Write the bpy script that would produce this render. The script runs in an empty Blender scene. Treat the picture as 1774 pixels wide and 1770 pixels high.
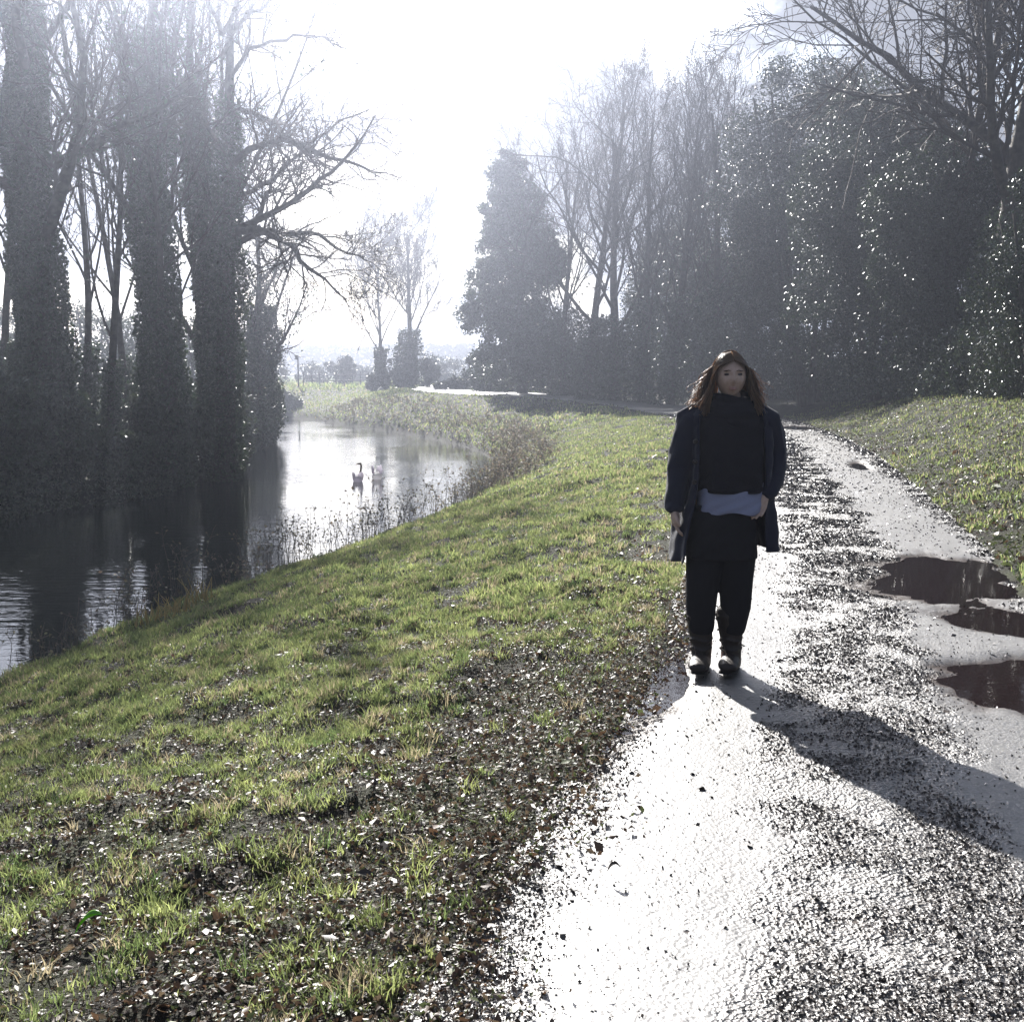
import bpy, math, random
import numpy as np
from mathutils import Vector
R = math.radians
random.seed(7); rng = np.random.default_rng(7)
sc = bpy.context.scene
COL = sc.collection

# ------------------------------------------------------------------ camera
CAM_H = 1.52; PITCH = R(6.39); F = 2100.0
cd = bpy.data.cameras.new('camera'); cam = bpy.data.objects.new('camera', cd); COL.objects.link(cam)
cam.location = (0, 0, CAM_H); cam.rotation_euler = (R(90) - PITCH, 0, 0)
cd.sensor_fit = 'HORIZONTAL'; cd.sensor_width = 36; cd.lens = 36 * F / 1774
cd.clip_start = 0.05; cd.clip_end = 5000
sc.camera = cam
# ------------------------------------------------------------------ light
SUN_EL = R(30); SUN_AZ = R(-14.5)         # azimuth measured from +Y towards +X
sdir = Vector((math.sin(SUN_AZ) * math.cos(SUN_EL), math.cos(SUN_AZ) * math.cos(SUN_EL), math.sin(SUN_EL)))
sl = bpy.data.lights.new('sun', 'SUN'); sl.energy = 5.0; sl.angle = R(0.5); sl.color = (1, 0.965, 0.91)
so = bpy.data.objects.new('sun', sl); COL.objects.link(so)
so.rotation_euler = (-sdir).to_track_quat('-Z', 'Y').to_euler()
w = bpy.data.worlds.new('World'); sc.world = w; w.use_nodes = True
nt = w.node_tree; N = nt.nodes; K = nt.links
bg = N['Background']; bg.inputs['Strength'].default_value = 0.06
sky = N.new('ShaderNodeTexSky'); sky.sky_type = 'NISHITA'; sky.sun_disc = False
sky.sun_elevation = SUN_EL; sky.sun_rotation = SUN_AZ
sky.air_density = 1.0; sky.dust_density = 1.6; sky.ozone_density = 2.0
tc = N.new('ShaderNodeTexCoord')
mp = N.new('ShaderNodeMapping'); mp.inputs['Scale'].default_value = (1, 1, 1.7); mp.inputs['Location'].default_value = (0.31, 0.2, 0.10)
K.new(tc.outputs['Generated'], mp.inputs[0])
nz = N.new('ShaderNodeTexNoise'); nz.inputs['Scale'].default_value = 3.1; nz.inputs['Detail'].default_value = 7; nz.inputs['Roughness'].default_value = 0.55
K.new(mp.outputs[0], nz.inputs['Vector'])
cr = N.new('ShaderNodeValToRGB'); cr.color_ramp.elements[0].position = 0.40; cr.color_ramp.elements[1].position = 0.50
K.new(nz.outputs['Fac'], cr.inputs[0])
dt = N.new('ShaderNodeVectorMath'); dt.operation = 'DOT_PRODUCT'; dt.inputs[1].default_value = sdir
nrm = N.new('ShaderNodeVectorMath'); nrm.operation = 'NORMALIZE'
K.new(tc.outputs['Generated'], nrm.inputs[0]); K.new(nrm.outputs[0], dt.inputs[0])
mx0 = N.new('ShaderNodeMath'); mx0.operation = 'MAXIMUM'; mx0.inputs[1].default_value = 0; K.new(dt.outputs['Value'], mx0.inputs[0])
pw = N.new('ShaderNodeMath'); pw.operation = 'POWER'; pw.inputs[1].default_value = 3; K.new(mx0.outputs[0], pw.inputs[0])
ml = N.new('ShaderNodeMath'); ml.operation = 'MULTIPLY_ADD'; ml.inputs[1].default_value = 1.8; ml.inputs[2].default_value = 1.3; K.new(pw.outputs[0], ml.inputs[0])
cc = N.new('ShaderNodeVectorMath'); cc.operation = 'SCALE'; cc.inputs[0].default_value = (.89, .93, 1.06); K.new(ml.outputs[0], cc.inputs['Scale'])
mxc = N.new('ShaderNodeMixRGB'); pd_ = N.new('ShaderNodeVectorMath'); pd_.operation = 'DOT_PRODUCT'; pd_.inputs[1].default_value = Vector((-.075, .935, .30)).normalized(); K.new(nrm.outputs[0], pd_.inputs[0])
pa_ = N.new('ShaderNodeMath'); pa_.operation = 'MULTIPLY_ADD'; pa_.inputs[1].default_value = .018; K.new(nz.outputs['Fac'], pa_.inputs[0]); K.new(pd_.outputs['Value'], pa_.inputs[2])
pr_ = N.new('ShaderNodeMapRange'); pr_.inputs['From Min'].default_value = 1.003; pr_.inputs['From Max'].default_value = 1.007; pr_.inputs['To Min'].default_value = 1; pr_.inputs['To Max'].default_value = 0.1; K.new(pa_.outputs[0], pr_.inputs['Value'])
pm2 = N.new('ShaderNodeMath'); pm2.operation = 'MULTIPLY'; K.new(cr.outputs[0], pm2.inputs[0]); K.new(pr_.outputs[0], pm2.inputs[1]); K.new(pm2.outputs[0], mxc.inputs['Fac']); ssc = N.new('ShaderNodeVectorMath'); ssc.operation = 'SCALE'; ssc.inputs['Scale'].default_value = 2.0; K.new(sky.outputs[0], ssc.inputs[0]); K.new(ssc.outputs[0], mxc.inputs[1]); K.new(cc.outputs[0], mxc.inputs[2])
K.new(mxc.outputs[0], bg.inputs['Color'])
sc.view_settings.view_transform = 'Standard'; sc.view_settings.look = 'None'
sc.view_settings.exposure = 1.5; sc.view_settings.gamma = 1; sc.view_settings.use_curve_mapping = False
HAZE_DENSITY = 0.0027; HAZE_G = 0.88
cy = sc.cycles
cy.max_bounces = 6; cy.diffuse_bounces = 2; cy.glossy_bounces = 3; cy.transmission_bounces = 4; cy.volume_bounces = 0
cy.transparent_max_bounces = 8; cy.sample_clamp_indirect = 3.0; cy.sample_clamp_direct = 12.0
cy.caustics_reflective = False; cy.caustics_refractive = False; cy.use_denoising = True

# ------------------------------------------------------------------ helpers
cp, sp = math.cos(PITCH), math.sin(PITCH)
def ray(px, py):
    u = (px - 887) / F; v = (885 - py) / F
    return np.array([u, cp + v * sp, -sp + v * cp])
def G(px, py, z=0.0):
    d = ray(px, py); t = (z - CAM_H) / d[2]; return d[0] * t, d[1] * t
def P(px, py, Y):
    d = ray(px, py); t = Y / d[1]; return np.array([d[0] * t, Y, CAM_H + d[2] * t])
def smooth(a, b, x):
    t = np.clip((x - a) / (b - a), 0, 1); return t * t * (3 - 2 * t)
def vnoise(x, y, seed=0):
    x = np.asarray(x, float); y = np.asarray(y, float)
    xi = np.floor(x).astype(np.int64); yi = np.floor(y).astype(np.int64); fx = x - xi; fy = y - yi
    fx = fx * fx * (3 - 2 * fx); fy = fy * fy * (3 - 2 * fy)
    def h(a, b):
        n = (a * 374761393 + b * 668265263 + seed * 982451653) & 0xffffffff
        n = ((n ^ (n >> 13)) * 1274126177) & 0xffffffff
        return ((n ^ (n >> 16)) & 0xffff) / 65535.0
    return (h(xi, yi) * (1 - fx) + h(xi + 1, yi) * fx) * (1 - fy) + (h(xi, yi + 1) * (1 - fx) + h(xi + 1, yi + 1) * fx) * fy
def fbm(x, y, s, seed=0, o=3):
    v = 0; a = 1; t = 0
    for k in range(o):
        v = v + a * vnoise(x * s * 2 ** k, y * s * 2 ** k, seed + k * 17); t += a; a *= .5
    return v / t
def tag(o, label=None, cat=None, group=None, kind=None):
    if label: o['label'] = label
    if cat: o['category'] = cat
    if group: o['group'] = group
    if kind: o['kind'] = kind
    return o
def empty(name, loc, label, cat, group=None):
    o = bpy.data.objects.new(name, None); COL.objects.link(o); o.location = tuple(float(a) for a in loc)
    o.empty_display_size = .1
    return tag(o, label, cat, group)
def mesh(name, V, polys, mat, parent=None, col=None, smoothf=False, attrs=None):
    V = np.asarray(V, np.float32); me = bpy.data.meshes.new(name)
    if parent is not None: V = V - np.array(parent.location, np.float32)
    me.vertices.add(len(V)); me.vertices.foreach_set('co', V.ravel())
    polys = [np.asarray(p, np.int32) for p in polys if len(p)]
    nl = sum(p.size for p in polys); npoly = sum(len(p) for p in polys)
    me.loops.add(nl); me.polygons.add(npoly)
    me.loops.foreach_set('vertex_index', np.concatenate([p.ravel() for p in polys]))
    st = []; s = 0
    for p in polys:
        st.append(s + np.arange(len(p)) * p.shape[1]); s += p.size
    me.polygons.foreach_set('loop_start', np.concatenate(st).astype(np.int32))
    if smoothf: me.polygons.foreach_set('use_smooth', np.ones(npoly, bool))
    if col is not None:
        a = me.attributes.new('col', 'FLOAT_COLOR', 'POINT'); c = np.ones((len(V), 4), np.float32); c[:, :3] = col
        a.data.foreach_set('color', c.ravel())
    for k, v in (attrs or {}).items():
        a = me.attributes.new(k, 'FLOAT', 'POINT'); a.data.foreach_set('value', np.asarray(v, np.float32))
    me.update(calc_edges=True); me.validate()
    me.materials.append(mat)
    o = bpy.data.objects.new(name, me); COL.objects.link(o)
    if parent is not None: o.parent = parent
    return o
def tubes(lines, sides=5):
    """lines: list of (pts n×3, radii n) -> verts, quads"""
    by = {}
    for p, r in lines: by.setdefault(len(p), []).append((p, r))
    VV = []; FF = []; off = 0
    for n, L in by.items():
        Pn = np.array([a for a, _ in L], float); Rn = np.array([b for _, b in L], float)
        T = np.gradient(Pn, axis=1); T /= np.linalg.norm(T, axis=2, keepdims=True) + 1e-9
        m = T.mean(axis=1); ref = np.where(np.abs(m[:, 2:3]) > .8, np.array([[1., 0, 0]]), np.array([[0, 0, 1.]]))
        U = np.cross(T, ref[:, None, :]); U /= np.linalg.norm(U, axis=2, keepdims=True) + 1e-9
        W = np.cross(T, U); a = np.arange(sides) / sides * 2 * math.pi
        V = Pn[:, :, None, :] + Rn[:, :, None, None] * (U[:, :, None, :] * np.cos(a)[None, None, :, None] + W[:, :, None, :] * np.sin(a)[None, None, :, None])
        m_ = len(L); VV.append(V.reshape(-1, 3))
        b = (np.arange(m_) * n * sides)[:, None, None] + (np.arange(n - 1) * sides)[None, :, None]
        j = np.arange(sides)[None, None, :]; j2 = (j + 1) % sides
        FF.append((np.stack([b + j, b + j2, b + sides + j2, b + sides + j], -1) + off).reshape(-1, 4)); off += m_ * n * sides
    return np.concatenate(VV), np.concatenate(FF)
def leafquads(C, size, up=0.0, flat=None, asp=.6):
    """folded leaf shaped quads at centres C"""
    n = len(C); size = np.broadcast_to(np.asarray(size, float), (n,)) * rng.uniform(.6, 1.25, n)
    d = rng.normal(size=(n, 3)); d[:, 2] += up
    if flat is not None: d[:, 2] *= flat
    d /= np.linalg.norm(d, axis=1, keepdims=True)
    q = rng.normal(size=(n, 3))
    if flat is not None: q[:, 2] *= flat
    s = np.cross(d, q) if flat is None else q - d * (q * d).sum(1, keepdims=True)
    s /= np.linalg.norm(s, axis=1, keepdims=True) + 1e-9
    nn = np.cross(d, s)
    h = size[:, None] * .5
    V = np.stack([C - d * h, C + s * h * asp + nn * h * .18, C + d * h, C - s * h * asp + nn * h * .18], 1).reshape(-1, 3)
    Fq = np.arange(n * 4).reshape(n, 4)
    return V, np.concatenate([Fq[:, [0, 1, 2]], Fq[:, [0, 2, 3]]])
def percol(n, k, base, var=.35, hue=.12, seed=None):
    b = np.array(base)[None, :] * (1 + rng.uniform(-var, var, (n, 1))) * (1 + rng.uniform(-hue, hue, (n, 3)))
    return np.repeat(np.clip(b, .002, 1), k, axis=0)

def mat(name, base=(.1, .1, .1), rough=.5, spec=.5, attr=False, trans=0.0, bump=0, bscale=20, noise=None, metal=0, sheen=0, bdist=.02):
    m = bpy.data.materials.new(name); m.use_nodes = True; nt = m.node_tree; n = nt.nodes; k = nt.links
    b = n['Principled BSDF']; b.inputs['Base Color'].default_value = (*base, 1); b.inputs['Roughness'].default_value = rough
    b.inputs['Specular IOR Level'].default_value = spec; b.inputs['Metallic'].default_value = metal
    if sheen: b.inputs['Sheen Weight'].default_value = sheen
    colsock = None
    if attr:
        a = n.new('ShaderNodeAttribute'); a.attribute_name = 'col'; colsock = a.outputs['Color']
    t = n.new('ShaderNodeTexCoord')
    if noise:
        c2, s2 = noise; z = n.new('ShaderNodeTexNoise'); z.inputs['Scale'].default_value = s2; z.inputs['Detail'].default_value = 6
        k.new(t.outputs['Object'], z.inputs['Vector']); r = n.new('ShaderNodeValToRGB'); r.color_ramp.elements[0].position = .38; r.color_ramp.elements[1].position = .62
        r.color_ramp.elements[0].color = (*base, 1); r.color_ramp.elements[1].color = (*c2, 1); k.new(z.outputs['Fac'], r.inputs[0]); colsock = r.outputs[0]
    if colsock: k.new(colsock, b.inputs['Base Color'])
    if bump:
        z = n.new('ShaderNodeTexNoise'); z.inputs['Scale'].default_value = bscale; z.inputs['Detail'].default_value = 5
        k.new(t.outputs['Object'], z.inputs['Vector']); bp = n.new('ShaderNodeBump'); bp.inputs['Strength'].default_value = bump; bp.inputs['Distance'].default_value = bdist
        k.new(z.outputs['Fac'], bp.inputs['Height']); k.new(bp.outputs[0], b.inputs['Normal'])
    if trans:
        tr = n.new('ShaderNodeBsdfTranslucent'); mx = n.new('ShaderNodeMixShader'); mx.inputs[0].default_value = trans
        if colsock:
            g = n.new('ShaderNodeVectorMath'); g.operation = 'SCALE'; g.inputs['Scale'].default_value = 1.7
            k.new(colsock, g.inputs[0]); k.new(g.outputs[0], tr.inputs['Color'])
        else: tr.inputs['Color'].default_value = (*[min(1, c * 1.7) for c in base], 1)
        k.new(b.outputs[0], mx.inputs[1]); k.new(tr.outputs[0], mx.inputs[2]); k.new(mx.outputs[0], n['Material Output'].inputs['Surface'])
    return m
M = dict(
    bark=mat('bark', (.045, .037, .03), .8, .3, noise=((.09, .075, .06), 6), bump=.6, bscale=18, bdist=.03),
    twig=mat('twig', (.05, .036, .027), .7, .3),
    ivy=mat('ivy_leaf', rough=.38, spec=.5, attr=True, trans=.15),
    evergreen=mat('evergreen_leaf', rough=.38, spec=.55, attr=True, trans=.12),
    laurel=mat('laurel_leaf', rough=.2, spec=.6, attr=True, trans=.12),
    grass=mat('grass_blade', rough=.42, spec=.45, attr=True, trans=.5),
    litter=mat('dead_leaf', rough=.5, spec=.45, attr=True, trans=.2),
    stone=mat('wet_stone', rough=.28, spec=.5, attr=True),
    weed=mat('dry_weed', rough=.6, spec=.3, attr=True, trans=.3),
)
# ------------------------------------------------------------------ terrain
WZ = -1.6
LE = [(-1.0, -6), (-.85, -3), (-.5, 1), (-.22, 2.85), (0, 3.75), (.36, 5.07), (.78, 6.65), (1.3, 9.1), (2.0, 13), (2.9, 20), (4.2, 30), (5.75, 42.6), (5.3, 50), (4.0, 57), (.4, 65), (-4, 71), (-7, 85), (-8, 110), (-9, 150)]
RE = [(1.7, -6), (1.8, -3), (2.1, 1), (2.4, 2.85), (2.6, 4.2), (2.95, 5.8), (3.4, 7.6), (4.0, 9.8), (5.0, 14.2), (6.3, 20), (8.0, 29), (9.6, 42), (9.2, 50), (7.4, 58), (2.6, 68.5), (-.5, 75), (-3.2, 86), (-4.2, 110), (-5.2, 150)]
RN = [(-6.3, -6)] + [(-5.6, 2), (-5.3, 7)] + [G(x, y, WZ) for x, y in ((0, 1228), (250, 1112), (400, 1060), (600, 982), (750, 920), (840, 872), (868, 838), (860, 800), (800, 772), (700, 751), (600, 737), (480, 722))] + [(-30, 94), (-60, 100), (-120, 104)]
RL = [(-15.5, -6), (-14, 2), (-12.6, 12)] + [G(x, y, WZ) for x, y in ((-40, 912), (60, 888), (150, 877), (240, 866), (320, 838), (372, 800), (395, 768), (450, 758), (452, 745))] + [(-24, 76), (-60, 86), (-120, 90)]
LE, RE, RN, RL = (np.array(a, float) for a in (LE, RE, RN, RL))
def resample(L, sub):
    from math import floor
    out = []
    n = len(L)
    for i in range(n - 1):
        p0, p1, p2, p3 = L[max(i - 1, 0)], L[i], L[i + 1], L[min(i + 2, n - 1)]
        for t in np.arange(sub) / sub:
            m1 = (p2 - p0) / 2; m2 = (p3 - p1) / 2
            h00 = 2 * t ** 3 - 3 * t ** 2 + 1; h10 = t ** 3 - 2 * t ** 2 + t; h01 = -2 * t ** 3 + 3 * t ** 2; h11 = t ** 3 - t ** 2
            out.append(h00 * p1 + h10 * m1 + h01 * p2 + h11 * m2)
    out.append(L[-1]); return np.array(out)
LEs, REs = resample(LE, 4), resample(RE, 4)
RNs, RLs = resample(RN, 2), resample(RL, 2)
def dist(x, y, L):
    x = x.ravel(); y = y.ravel(); best = np.full(x.shape, 1e9)
    for a, b in zip(L[:-1], L[1:]):
        d = b - a; l2 = d @ d + 1e-12
        t = np.clip(((x - a[0]) * d[0] + (y - a[1]) * d[1]) / l2, 0, 1)
        best = np.minimum(best, (x - a[0] - t * d[0]) ** 2 + (y - a[1] - t * d[1]) ** 2)
    return np.sqrt(best)
def inside(x, y, Pn):
    x = x.ravel(); y = y.ravel(); c = np.zeros(x.shape, bool); n = len(Pn)
    for i in range(n):
        x1, y1 = Pn[i]; x2, y2 = Pn[i - 1]
        if y1 == y2: continue
        c ^= ((y1 > y) != (y2 > y)) & (x < (x2 - x1) * (y - y1) / (y2 - y1) + x1)
    return c
PATHPOLY = np.concatenate([LEs, REs[::-1]]); RIVPOLY = np.concatenate([RNs, RLs[::-1]])
def zp(y): return .5 * smooth(44, 74, y) + 0.0 * y
def H(x, y, info=False):
    shp = np.shape(x); x = np.asarray(x, float).ravel(); y = np.asarray(y, float).ravel()
    dL = dist(x, y, LEs); dR = dist(x, y, REs); dN = dist(x, y, RNs); dF = dist(x, y, RLs)
    inp = inside(x, y, PATHPOLY); inr = inside(x, y, RIVPOLY); dr = np.minimum(dN, dF)
    base = zp(y); far = (dF < dN)
    t = np.clip(dr / np.minimum(dr + dL + 1e-6, 13), 0, 1)
    bump = (fbm(x, y, 1.3, 3) - .5) * .20 + (fbm(x, y, 4.5, 9) - .5) * .11 * smooth(60, 30, y)
    left = dL < dR
    znear = WZ + .30 * smooth(0, .35, dr) + (base - WZ - .30) * (1 - (1 - t) ** 1.5) + bump * smooth(0, .8, np.minimum(dL, dR))
    zfar = WZ + .35 * smooth(0, .4, dr) + 1.0 * smooth(0.2, 3.5, dr) + bump * 1.5
    zright = base + (.10 * smooth(0, .5, dR) + .90 * smooth(.3, 3.0, dR) + .25 * smooth(3, 9, dR)) * (1 - .55 * smooth(30, 52, y)) + bump * smooth(0, .8, dR)
    z = np.where(left, znear, zright)
    z = np.where(far & left, zfar, z)
    z = np.where(inr, WZ - np.minimum(.9, dr * .6), z)
    z = np.where(inp, base - .10 * smooth(0.02, .22, np.minimum(dL, dR)), z)
    # the fields further out roll up a little
    z = z + 4.0 * smooth(150, 600, y)
    if info: return z.reshape(shp), dict(dL=dL, dR=dR, dr=dr, inp=inp, inr=inr, far=far & left, left=left)
    return z.reshape(shp)
def Hs(x, y): return float(H(np.array([x]), np.array([y]))[0])

ys = [-4.0]
while ys[-1] < 640: ys.append(ys[-1] + .07 + .011 * abs(ys[-1]))
xs = [0.0]
while xs[-1] < 640: xs.append(xs[-1] + .08 + .016 * abs(xs[-1]) + (0 if xs[-1] < 30 else .5))
xs = np.array([-a for a in xs[:0:-1]] + xs); ys = np.array(ys)
X, Y = np.meshgrid(xs, ys); Z, inf = H(X, Y, True)
ny, nx = X.shape
i = (np.arange(ny - 1)[:, None] * nx + np.arange(nx - 1)[None, :]).ravel()
gf = np.stack([i, i + 1, i + nx + 1, i + nx], 1)
def ground_mat():
    m = mat('ground_turf', (.03, .022, .016), .85, .12); nt = m.node_tree; n = nt.nodes; k = nt.links; b = n['Principled BSDF']
    t = n.new('ShaderNodeTexCoord'); a = n.new('ShaderNodeTexNoise'); a.inputs['Scale'].default_value = 1.6; a.inputs['Detail'].default_value = 8; a.inputs['Roughness'].default_value = .65
    k.new(t.outputs['Object'], a.inputs['Vector'])
    r = n.new('ShaderNodeValToRGB'); e = r.color_ramp.elements
    e[0].position = .40; e[0].color = (.012, .009, .007, 1); e[1].position = .62; e[1].color = (.03, .034, .014, 1)
    k.new(a.outputs['Fac'], r.inputs[0]); k.new(r.outputs[0], b.inputs['Base Color'])
    z = n.new('ShaderNodeTexNoise'); z.inputs['Scale'].default_value = 35; z.inputs['Detail'].default_value = 5; k.new(t.outputs['Object'], z.inputs['Vector'])
    bp = n.new('ShaderNodeBump'); bp.inputs['Strength'].default_value = .9; bp.inputs['Distance'].default_value = .04
    k.new(z.outputs['Fac'], bp.inputs['Height']); k.new(bp.outputs[0], b.inputs['Normal']); return m
tag(mesh('ground', np.stack([X.ravel(), Y.ravel(), Z.ravel()], 1), [gf], ground_mat(), smoothf=True), kind='structure')

# ------------------------------------------------------------------ river
def water_mat(name, scale, strength, col=(.012, .014, .012), rough=.02, stretch=(1, 1, 1), dist_=.02):
    m = mat(name, col, rough, .5); nt = m.node_tree; n = nt.nodes; k = nt.links; b = n['Principled BSDF']
    b.inputs['IOR'].default_value = 1.4
    t = n.new('ShaderNodeTexCoord'); mp = n.new('ShaderNodeMapping'); mp.inputs['Scale'].default_value = stretch; k.new(t.outputs['Object'], mp.inputs[0])
    z = n.new('ShaderNodeTexNoise'); z.inputs['Scale'].default_value = scale; z.inputs['Detail'].default_value = 3; k.new(mp.outputs[0], z.inputs['Vector'])
    # calmer and rougher patches
    z2 = n.new('ShaderNodeTexNoise'); z2.inputs['Scale'].default_value = .22; z2.inputs['Detail'].default_value = 2; k.new(t.outputs['Object'], z2.inputs['Vector'])
    r = n.new('ShaderNodeMapRange'); r.inputs['From Min'].default_value = .4; r.inputs['From Max'].default_value = .62; r.inputs['To Min'].default_value = strength * .25; r.inputs['To Max'].default_value = strength
    k.new(z2.outputs['Fac'], r.inputs['Value'])
    bp = n.new('ShaderNodeBump'); bp.inputs['Distance'].default_value = dist_; k.new(r.outputs[0], bp.inputs['Strength'])
    k.new(z.outputs['Fac'], bp.inputs['Height']); k.new(bp.outputs[0], b.inputs['Normal']); return m
# strip between the two banks, a little inside the ground on each side
ks = np.linspace(0, 1, 160)
def along(L, ks):
    d = np.r_[0, np.cumsum(np.linalg.norm(np.diff(L, axis=0), axis=1))]; d /= d[-1]
    return np.stack([np.interp(ks, d, L[:, 0]), np.interp(ks, d, L[:, 1])], 1)
wx = np.array([-130., 4.0]); wy = np.array([-8., 112.])
WV = np.array([[wx[0], wy[0], WZ], [wx[1], wy[0], WZ], [wx[1], wy[1], WZ], [wx[0], wy[1], WZ]])
tag(mesh('water', WV, [[[0, 1, 2, 3]]], water_mat('river_water', 3.4, .7, stretch=(.5, 1.7, 1), dist_=.03)), kind='structure')

# ------------------------------------------------------------------ path
PUD = [(3.30, 9.2, .50, 1.0, -.35), (3.25, 7.35, .42, .42, -.2), (2.72, 5.85, .45, .55, -.2), (.70, 6.1, .22, 1.05, -.27),
       (8.35, 35.5, .5, 1.3, -.2), (7.9, 38.5, .6, .9, -.2), (5.9, 20.5, .12, .8, -.2), (1.55, 59.0, .9, 1.2, .6)]
def pudmask(x, y):
    m = np.zeros(np.shape(x))
    for cx, cy_, rx, ry, a in PUD:
        dx = x - cx; dy = y - cy_; u = dx * math.cos(a) - dy * -math.sin(a) if False else dx * math.cos(a) + dy * math.sin(a); v = -dx * math.sin(a) + dy * math.cos(a)
        q = 1 - np.sqrt((u / rx) ** 2 + (v / ry) ** 2) + (fbm(x, y, 3.5, 5) - .5) * 1.1 + (fbm(x, y, 11, 6) - .5) * .22
        m = np.maximum(m, smooth(-.75, .45, q))
    return m
def pathz(x, y, s):
    ctr = np.exp(-((s - .48) / .13) ** 2)
    nb = (fbm(x, y, 14, 21, 3) - .5)
    z = zp(y) + .006 + .018 * ctr + nb * (.004 + .022 * ctr) + (fbm(x, y, 1.2, 31, 2) - .5) * .02
    edge = np.minimum(s, 1 - s); z = z - .004 * smooth(.06, 0, edge)
    return z - .045 * pudmask(x, y)
rows = [-3.0]; 
while rows[-1] < 150: rows.append(rows[-1] + .022 + .006 * abs(rows[-1]))
rows = np.array(rows)
def edgex(L, n=None):
    # parameterise the paired edges by index
    idx = np.arange(len(L)); return idx
ui = np.interp(rows, (LEs[:, 1] + REs[:, 1]) / 2, np.arange(len(LEs)))
A = np.stack([np.interp(ui, np.arange(len(LEs)), LEs[:, c]) for c in (0, 1)], 1)
B = np.stack([np.interp(ui, np.arange(len(REs)), REs[:, c]) for c in (0, 1)], 1)
S = np.linspace(-.015, 1.015, 120)
PX = A[:, None, 0] * (1 - S) + B[:, None, 0] * S; PY = A[:, None, 1] * (1 - S) + B[:, None, 1] * S; SS = np.broadcast_to(S, PX.shape)
PZ = pathz(PX, PY, SS)
ny, nx = PX.shape; i = (np.arange(ny - 1)[:, None] * nx + np.arange(nx - 1)[None, :]).ravel()
wob = (fbm(PX, PY, 1.6, 77, 3) - .5) * .17
wob = wob + (fbm(PX, PY, 7, 78, 3) - .5) * .12
cen = smooth(.27, .36, SS + wob) * (1 - smooth(.58, .68, SS + wob)); edg = np.maximum(smooth(.10, .0, SS + wob * .8), smooth(.90, 1.0, SS + wob * .6))
def path_mat():
    m = mat('wet_track', (.05, .05, .05), .35, .5); nt = m.node_tree; n = nt.nodes; k = nt.links; b = n['Principled BSDF']
    t = n.new('ShaderNodeTexCoord'); at = n.new('ShaderNodeAttribute'); at.attribute_name = 'rough'
    z = n.new('ShaderNodeTexNoise'); z.inputs['Scale'].default_value = 22; z.inputs['Detail'].default_value = 8; z.inputs['Roughness'].default_value = .7; k.new(t.outputs['Object'], z.inputs['Vector'])
    r = n.new('ShaderNodeValToRGB'); e = r.color_ramp.elements; e[0].position = .4; e[0].color = (.035, .03, .027, 1); e[1].position = .62; e[1].color = (.10, .085, .075, 1)
    r2 = n.new('ShaderNodeValToRGB'); e = r2.color_ramp.elements; e[0].position = .4; e[0].color = (.055, .052, .052, 1); e[1].position = .62; e[1].color = (.11, .105, .10, 1)
    k.new(z.outputs['Fac'], r.inputs[0]); k.new(z.outputs['Fac'], r2.inputs[0])
    mc = n.new('ShaderNodeMixRGB'); k.new(at.outputs['Fac'], mc.inputs[0]); k.new(r2.outputs[0], mc.inputs[1]); k.new(r.outputs[0], mc.inputs[2]); mu = n.new('ShaderNodeAttribute'); mu.attribute_name = 'mud'; mm = n.new('ShaderNodeMixRGB'); mm.inputs[2].default_value = (.035, .022, .017, 1); k.new(mu.outputs['Fac'], mm.inputs[0]); k.new(mc.outputs[0], mm.inputs[1]); k.new(mm.outputs[0], b.inputs['Base Color'])
    cwt = n.new('ShaderNodeMapRange'); cwt.inputs['To Min'].default_value = 1.0; cwt.inputs['To Max'].default_value = .0; k.new(mu.outputs['Fac'], cwt.inputs['Value']); k.new(cwt.outputs[0], b.inputs['Coat Weight'])
    swt = n.new('ShaderNodeMapRange'); swt.inputs['To Min'].default_value = .8; swt.inputs['To Max'].default_value = .25; k.new(mu.outputs['Fac'], swt.inputs['Value']); k.new(swt.outputs[0], b.inputs['Specular IOR Level'])
    mr = n.new('ShaderNodeMapRange'); mr.inputs['To Min'].default_value = .56; mr.inputs['To Max'].default_value = .48; b.inputs['Coat Weight'].default_value = 1.0; b.inputs['Coat Roughness'].default_value = .5; b.inputs['Specular IOR Level'].default_value = .8; b.inputs['Coat IOR'].default_value = 1.5; k.new(at.outputs['Fac'], mr.inputs['Value']); k.new(mr.outputs[0], b.inputs['Roughness'])
    v = n.new('ShaderNodeTexVoronoi'); v.inputs['Scale'].default_value = 75; k.new(t.outputs['Object'], v.inputs['Vector'])
    v2 = n.new('ShaderNodeTexNoise'); v2.inputs['Scale'].default_value = 40; v2.inputs['Detail'].default_value = 4; k.new(t.outputs['Object'], v2.inputs['Vector'])
    ms = n.new('ShaderNodeMapRange'); ms.inputs['To Min'].default_value = .15; ms.inputs['To Max'].default_value = .85; k.new(at.outputs['Fac'], ms.inputs['Value'])
    bp = n.new('ShaderNodeBump'); bp.inputs['Distance'].default_value = .012; k.new(v.outputs['Distance'], bp.inputs['Height']); k.new(ms.outputs[0], bp.inputs['Strength'])
    bp2 = n.new('ShaderNodeBump'); bp2.inputs['Distance'].default_value = .03; k.new(v2.outputs['Fac'], bp2.inputs['Height']); k.new(ms.outputs[0], bp2.inputs['Strength']); k.new(bp.outputs[0], bp2.inputs['Normal'])
    k.new(bp2.outputs[0], b.inputs['Normal']); k.new(bp2.outputs[0], b.inputs['Coat Normal']); return m
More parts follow.
